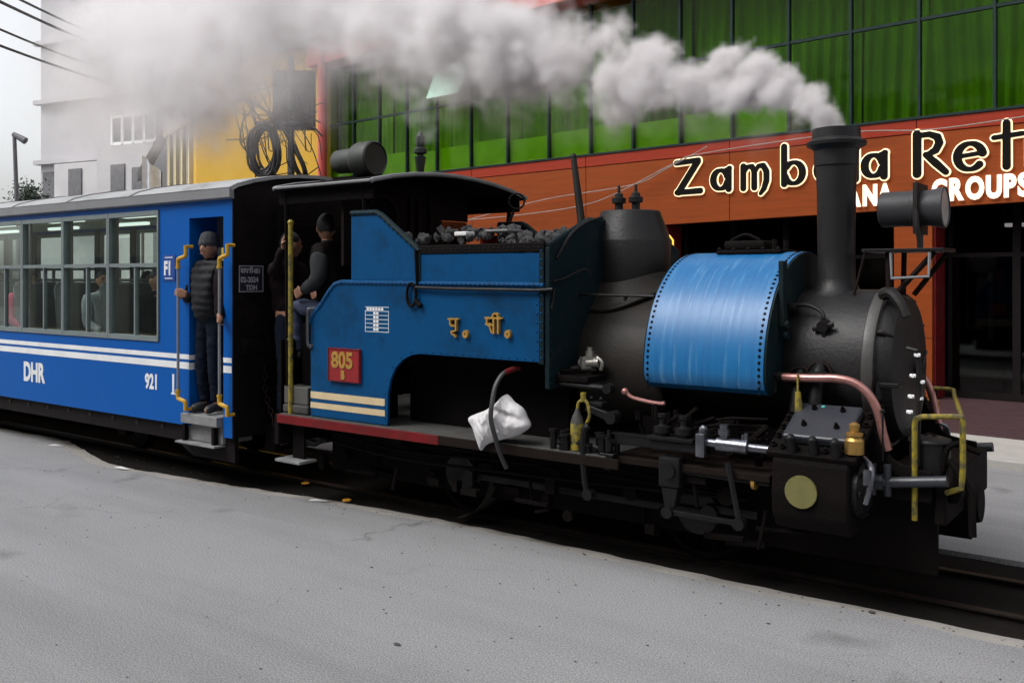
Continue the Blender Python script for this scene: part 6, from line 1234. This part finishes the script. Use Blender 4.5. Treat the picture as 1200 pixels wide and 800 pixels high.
# ---------------------------------------------------------------- smoke
def smoke(name, puffs, lo_c, hi_c, res, dens, lab, xr, warp=(.34, .13), col=(.89, .865, .87), edge=(.50, 1.0)):
    ng = bpy.data.node_groups.new(name, 'GeometryNodeTree'); ng.interface.new_socket('Geometry', in_out='OUTPUT', socket_type='NodeSocketGeometry')
    L = ng.links.new; N = ng.nodes.new
    def mth(op, a, b=None, clamp=False):
        n = N('ShaderNodeMath'); n.operation = op; n.use_clamp = clamp
        for i, q in enumerate((a, b)):
            if q is None: continue
            if isinstance(q, (int, float)): n.inputs[i].default_value = q
            else: L(q, n.inputs[i])
        return n.outputs[0]
    pos = N('GeometryNodeInputPosition').outputs[0]
    def nz(scale, det, rough=.55):
        n = N('ShaderNodeTexNoise'); n.inputs['Scale'].default_value = scale; n.inputs['Detail'].default_value = det; n.inputs['Roughness'].default_value = rough; L(pos, n.inputs['Vector']); return n
    p = pos
    for sc, am, dt in ((1.5, warp[0], 2), (4.5, warp[1], 2), (13, warp[1] * .45, 3)):
        n = nz(sc, dt); s_ = N('ShaderNodeVectorMath'); s_.operation = 'SUBTRACT'; L(n.outputs['Color'], s_.inputs[0]); s_.inputs[1].default_value = (.5, .5, .5)
        sx = N('ShaderNodeSeparateXYZ'); L(pos, sx.inputs[0])
        grow = N('ShaderNodeMapRange'); L(sx.outputs[0], grow.inputs[0]); grow.inputs[1].default_value = -1.85; grow.inputs[2].default_value = -3.8; grow.inputs[3].default_value = .12; grow.inputs[4].default_value = am * 2
        k = N('ShaderNodeVectorMath'); k.operation = 'SCALE'; L(s_.outputs[0], k.inputs[0]); L(grow.outputs[0], k.inputs[3])
        a = N('ShaderNodeVectorMath'); a.operation = 'ADD'; L(p, a.inputs[0]); L(k.outputs[0], a.inputs[1]); p = a.outputs[0]
    best = None
    for x, y, z, r in puffs:
        d = N('ShaderNodeVectorMath'); d.operation = 'DISTANCE'; L(p, d.inputs[0]); d.inputs[1].default_value = (x, y, z)
        q = mth('DIVIDE', d.outputs[1], r)
        if best is None: best = q
        else:
            n = N('ShaderNodeMath'); n.operation = 'SMOOTH_MIN'; L(best, n.inputs[0]); L(q, n.inputs[1]); n.inputs[2].default_value = .18; best = n.outputs[0]
    v = N('ShaderNodeTexVoronoi'); v.inputs['Scale'].default_value = 4.2; v.feature = 'SMOOTH_F1'; v.inputs['Smoothness'].default_value = .25; L(p, v.inputs['Vector'])
    v2 = N('ShaderNodeTexVoronoi'); v2.inputs['Scale'].default_value = 9.5; v2.feature = 'SMOOTH_F1'; v2.inputs['Smoothness'].default_value = .2; L(p, v2.inputs['Vector'])
    best = mth('ADD', best, mth('MULTIPLY', mth('SUBTRACT', v.outputs[0], .35), .45)); best = mth('ADD', best, mth('MULTIPLY', mth('SUBTRACT', v2.outputs[0], .35), .28))
    f = nz(6, 6, .68); best = mth('ADD', best, mth('MULTIPLY', mth('SUBTRACT', f.outputs[0], .5), .95)); f2 = nz(20, 4, .65); best = mth('ADD', best, mth('MULTIPLY', mth('SUBTRACT', f2.outputs[0], .5), .6))
    sx = N('ShaderNodeSeparateXYZ'); L(pos, sx.inputs[0])
    # crisp billows near the chimney, soft drifting smoke farther off
    e0 = N('ShaderNodeMapRange'); L(sx.outputs[0], e0.inputs[0]); e0.inputs[1].default_value = xr[0]; e0.inputs[2].default_value = xr[1]; e0.inputs[3].default_value = edge[0] + .12; e0.inputs[4].default_value = edge[0] - .55
    mr = N('ShaderNodeMapRange'); mr.interpolation_type = 'SMOOTHSTEP'; L(best, mr.inputs[0]); mr.inputs[1].default_value = edge[1]; L(e0.outputs[0], mr.inputs[2]); mr.inputs[3].default_value = 0; mr.inputs[4].default_value = 1
    lg = N('ShaderNodeMapRange'); L(sx.outputs[0], lg.inputs[0]); lg.inputs[1].default_value = xr[0]; lg.inputs[2].default_value = xr[1]; lg.inputs[3].default_value = math.log(dens[0]); lg.inputs[4].default_value = math.log(dens[1])
    ex = mth('EXPONENT', lg.outputs[0]); wn_ = nz(5, 7, .7); wm = N('ShaderNodeMapRange'); L(wn_.outputs[0], wm.inputs[0]); wm.inputs[1].default_value = .34; wm.inputs[2].default_value = .66; wm.inputs[3].default_value = .18; wm.inputs[4].default_value = 1.7; de = mth('MULTIPLY', mth('MULTIPLY', mr.outputs[0], ex), wm.outputs[0])
    vc = N('GeometryNodeVolumeCube'); L(de, vc.inputs['Density']); vc.inputs['Min'].default_value = lo_c; vc.inputs['Max'].default_value = hi_c
    for i, q in enumerate(('X', 'Y', 'Z')): vc.inputs['Resolution ' + q].default_value = max(8, int((hi_c[i] - lo_c[i]) / res))
    m_ = bpy.data.materials.new(name + '_smoke'); m_.use_nodes = True; nt = m_.node_tree; nt.nodes.remove(nt.nodes['Principled BSDF'])
    pv_ = nt.nodes.new('ShaderNodeVolumePrincipled'); pv_.inputs['Color'].default_value = (*col, 1); pv_.inputs['Density'].default_value = 1; pv_.inputs['Anisotropy'].default_value = 0.0
    nt.links.new(pv_.outputs[0], nt.nodes['Material Output'].inputs['Volume'])
    sm = N('GeometryNodeSetMaterial'); L(vc.outputs[0], sm.inputs[0]); sm.inputs['Material'].default_value = m_
    ou = N('NodeGroupOutput'); L(sm.outputs[0], ou.inputs[0])
    vd = bpy.data.volumes.new(name); o = bpy.data.objects.new(name, vd); C.objects.link(o); vd.materials.append(m_)
    md = o.modifiers.new('billow', 'NODES'); md.node_group = ng
    if lab: tag(o, lab, 'smoke')
    return o
NEAR = [(-1.89, 0, 2.746, 0.08), (-1.965, 0, 2.803, 0.11), (-2.097, 0.02, 2.896, 0.15), (-2.295, 0.05, 3.001, 0.2), (-2.553, 0.1, 3.119, 0.26), (-2.871, 0.15, 3.203, 0.30), (-3.232, 0.2, 3.258, 0.32), (-3.642, 0.25, 3.331, 0.36), (-3.778, 0.3, 3.701, 0.24), (-4.266, 0.4, 3.507, 0.45), (-4.75, 0.5, 3.70, 0.50), (-3.35, .25, 3.5, .2), (-2.7, .12, 3.36, .16)]
FAR = [(-4.818, 0.5, 3.73, 0.58), (-5.473, 0.6, 4.014, 0.72), (-6.405, 0.8, 4.285, 0.80), (-7.47, 1, 4.70, 0.85), (-8.766, 1.2, 5.05, .9), (-10.182, 1.4, 4.9, 1.15), (-10.919, 1.4, 4.35, 0.95), (-10.544, 1.4, 3.92, 0.66), (-12.245, 1.6, 5.1, 1.2), (-9.9, 1.3, 4.3, 0.6), (-11.6, 1.5, 4.7, .9), (-8.2, 1.1, 5.4, .9), (-13.6, 1.8, 5.4, 1.0), (-9.6, 1.3, 5.6, .9), (-11.6, 1.4, 3.95, .5)]
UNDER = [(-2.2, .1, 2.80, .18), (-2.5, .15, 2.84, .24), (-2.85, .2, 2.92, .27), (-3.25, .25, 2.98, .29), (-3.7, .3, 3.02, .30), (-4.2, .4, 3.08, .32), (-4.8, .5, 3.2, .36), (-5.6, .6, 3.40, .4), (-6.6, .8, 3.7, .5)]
VEIL = [(-11, 2, 4.8, 1.8), (-13, 2.6, 5.2, 2.1), (-15.5, 3.2, 5.6, 2.2), (-9, 1.6, 4.6, 1.3), (-17.5, 4, 5.4, 2.1), (-19.5, 5, 6.2, 1.8)]
sp_ = smoke('smoke_plume', NEAR, (-5.35, -.7, 2.5), (-1.6, 1.5, 4.5), .022, (20, 8), 'pale grey smoke plume drifting back from the chimney over the train', (-2.2, -5))
attach(smoke('smoke_trail', FAR, (-15.2, -.6, 2.9), (-4.3, 3.6, 7.2), .06, (7, 4.2), None, (-5, -9.5), col=(.93, .91, .915)), sp_)
attach(smoke('smoke_veil', VEIL, (-22.5, -.8, 2.9), (-7, 7.5, 8.8), .14, (.8, .62), None, (-9, -18), edge=(.3, 1.0), col=(.94, .925, .93)), sp_)
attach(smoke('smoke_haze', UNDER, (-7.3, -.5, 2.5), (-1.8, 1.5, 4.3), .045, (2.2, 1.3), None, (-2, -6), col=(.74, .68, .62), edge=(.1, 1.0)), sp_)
smoke('steam_wisp', [(-5.42, .0, 3.02, .12), (-5.52, .05, 3.2, .16), (-5.65, .1, 3.42, .2)], (-6.1, -.4, 2.8), (-5.1, .5, 3.8), .03, (1.6, 1.2), 'faint white steam wisp rising beside the whistle', (-5.3, -5.8), col=(.9, .9, .9), warp=(.15, .1))
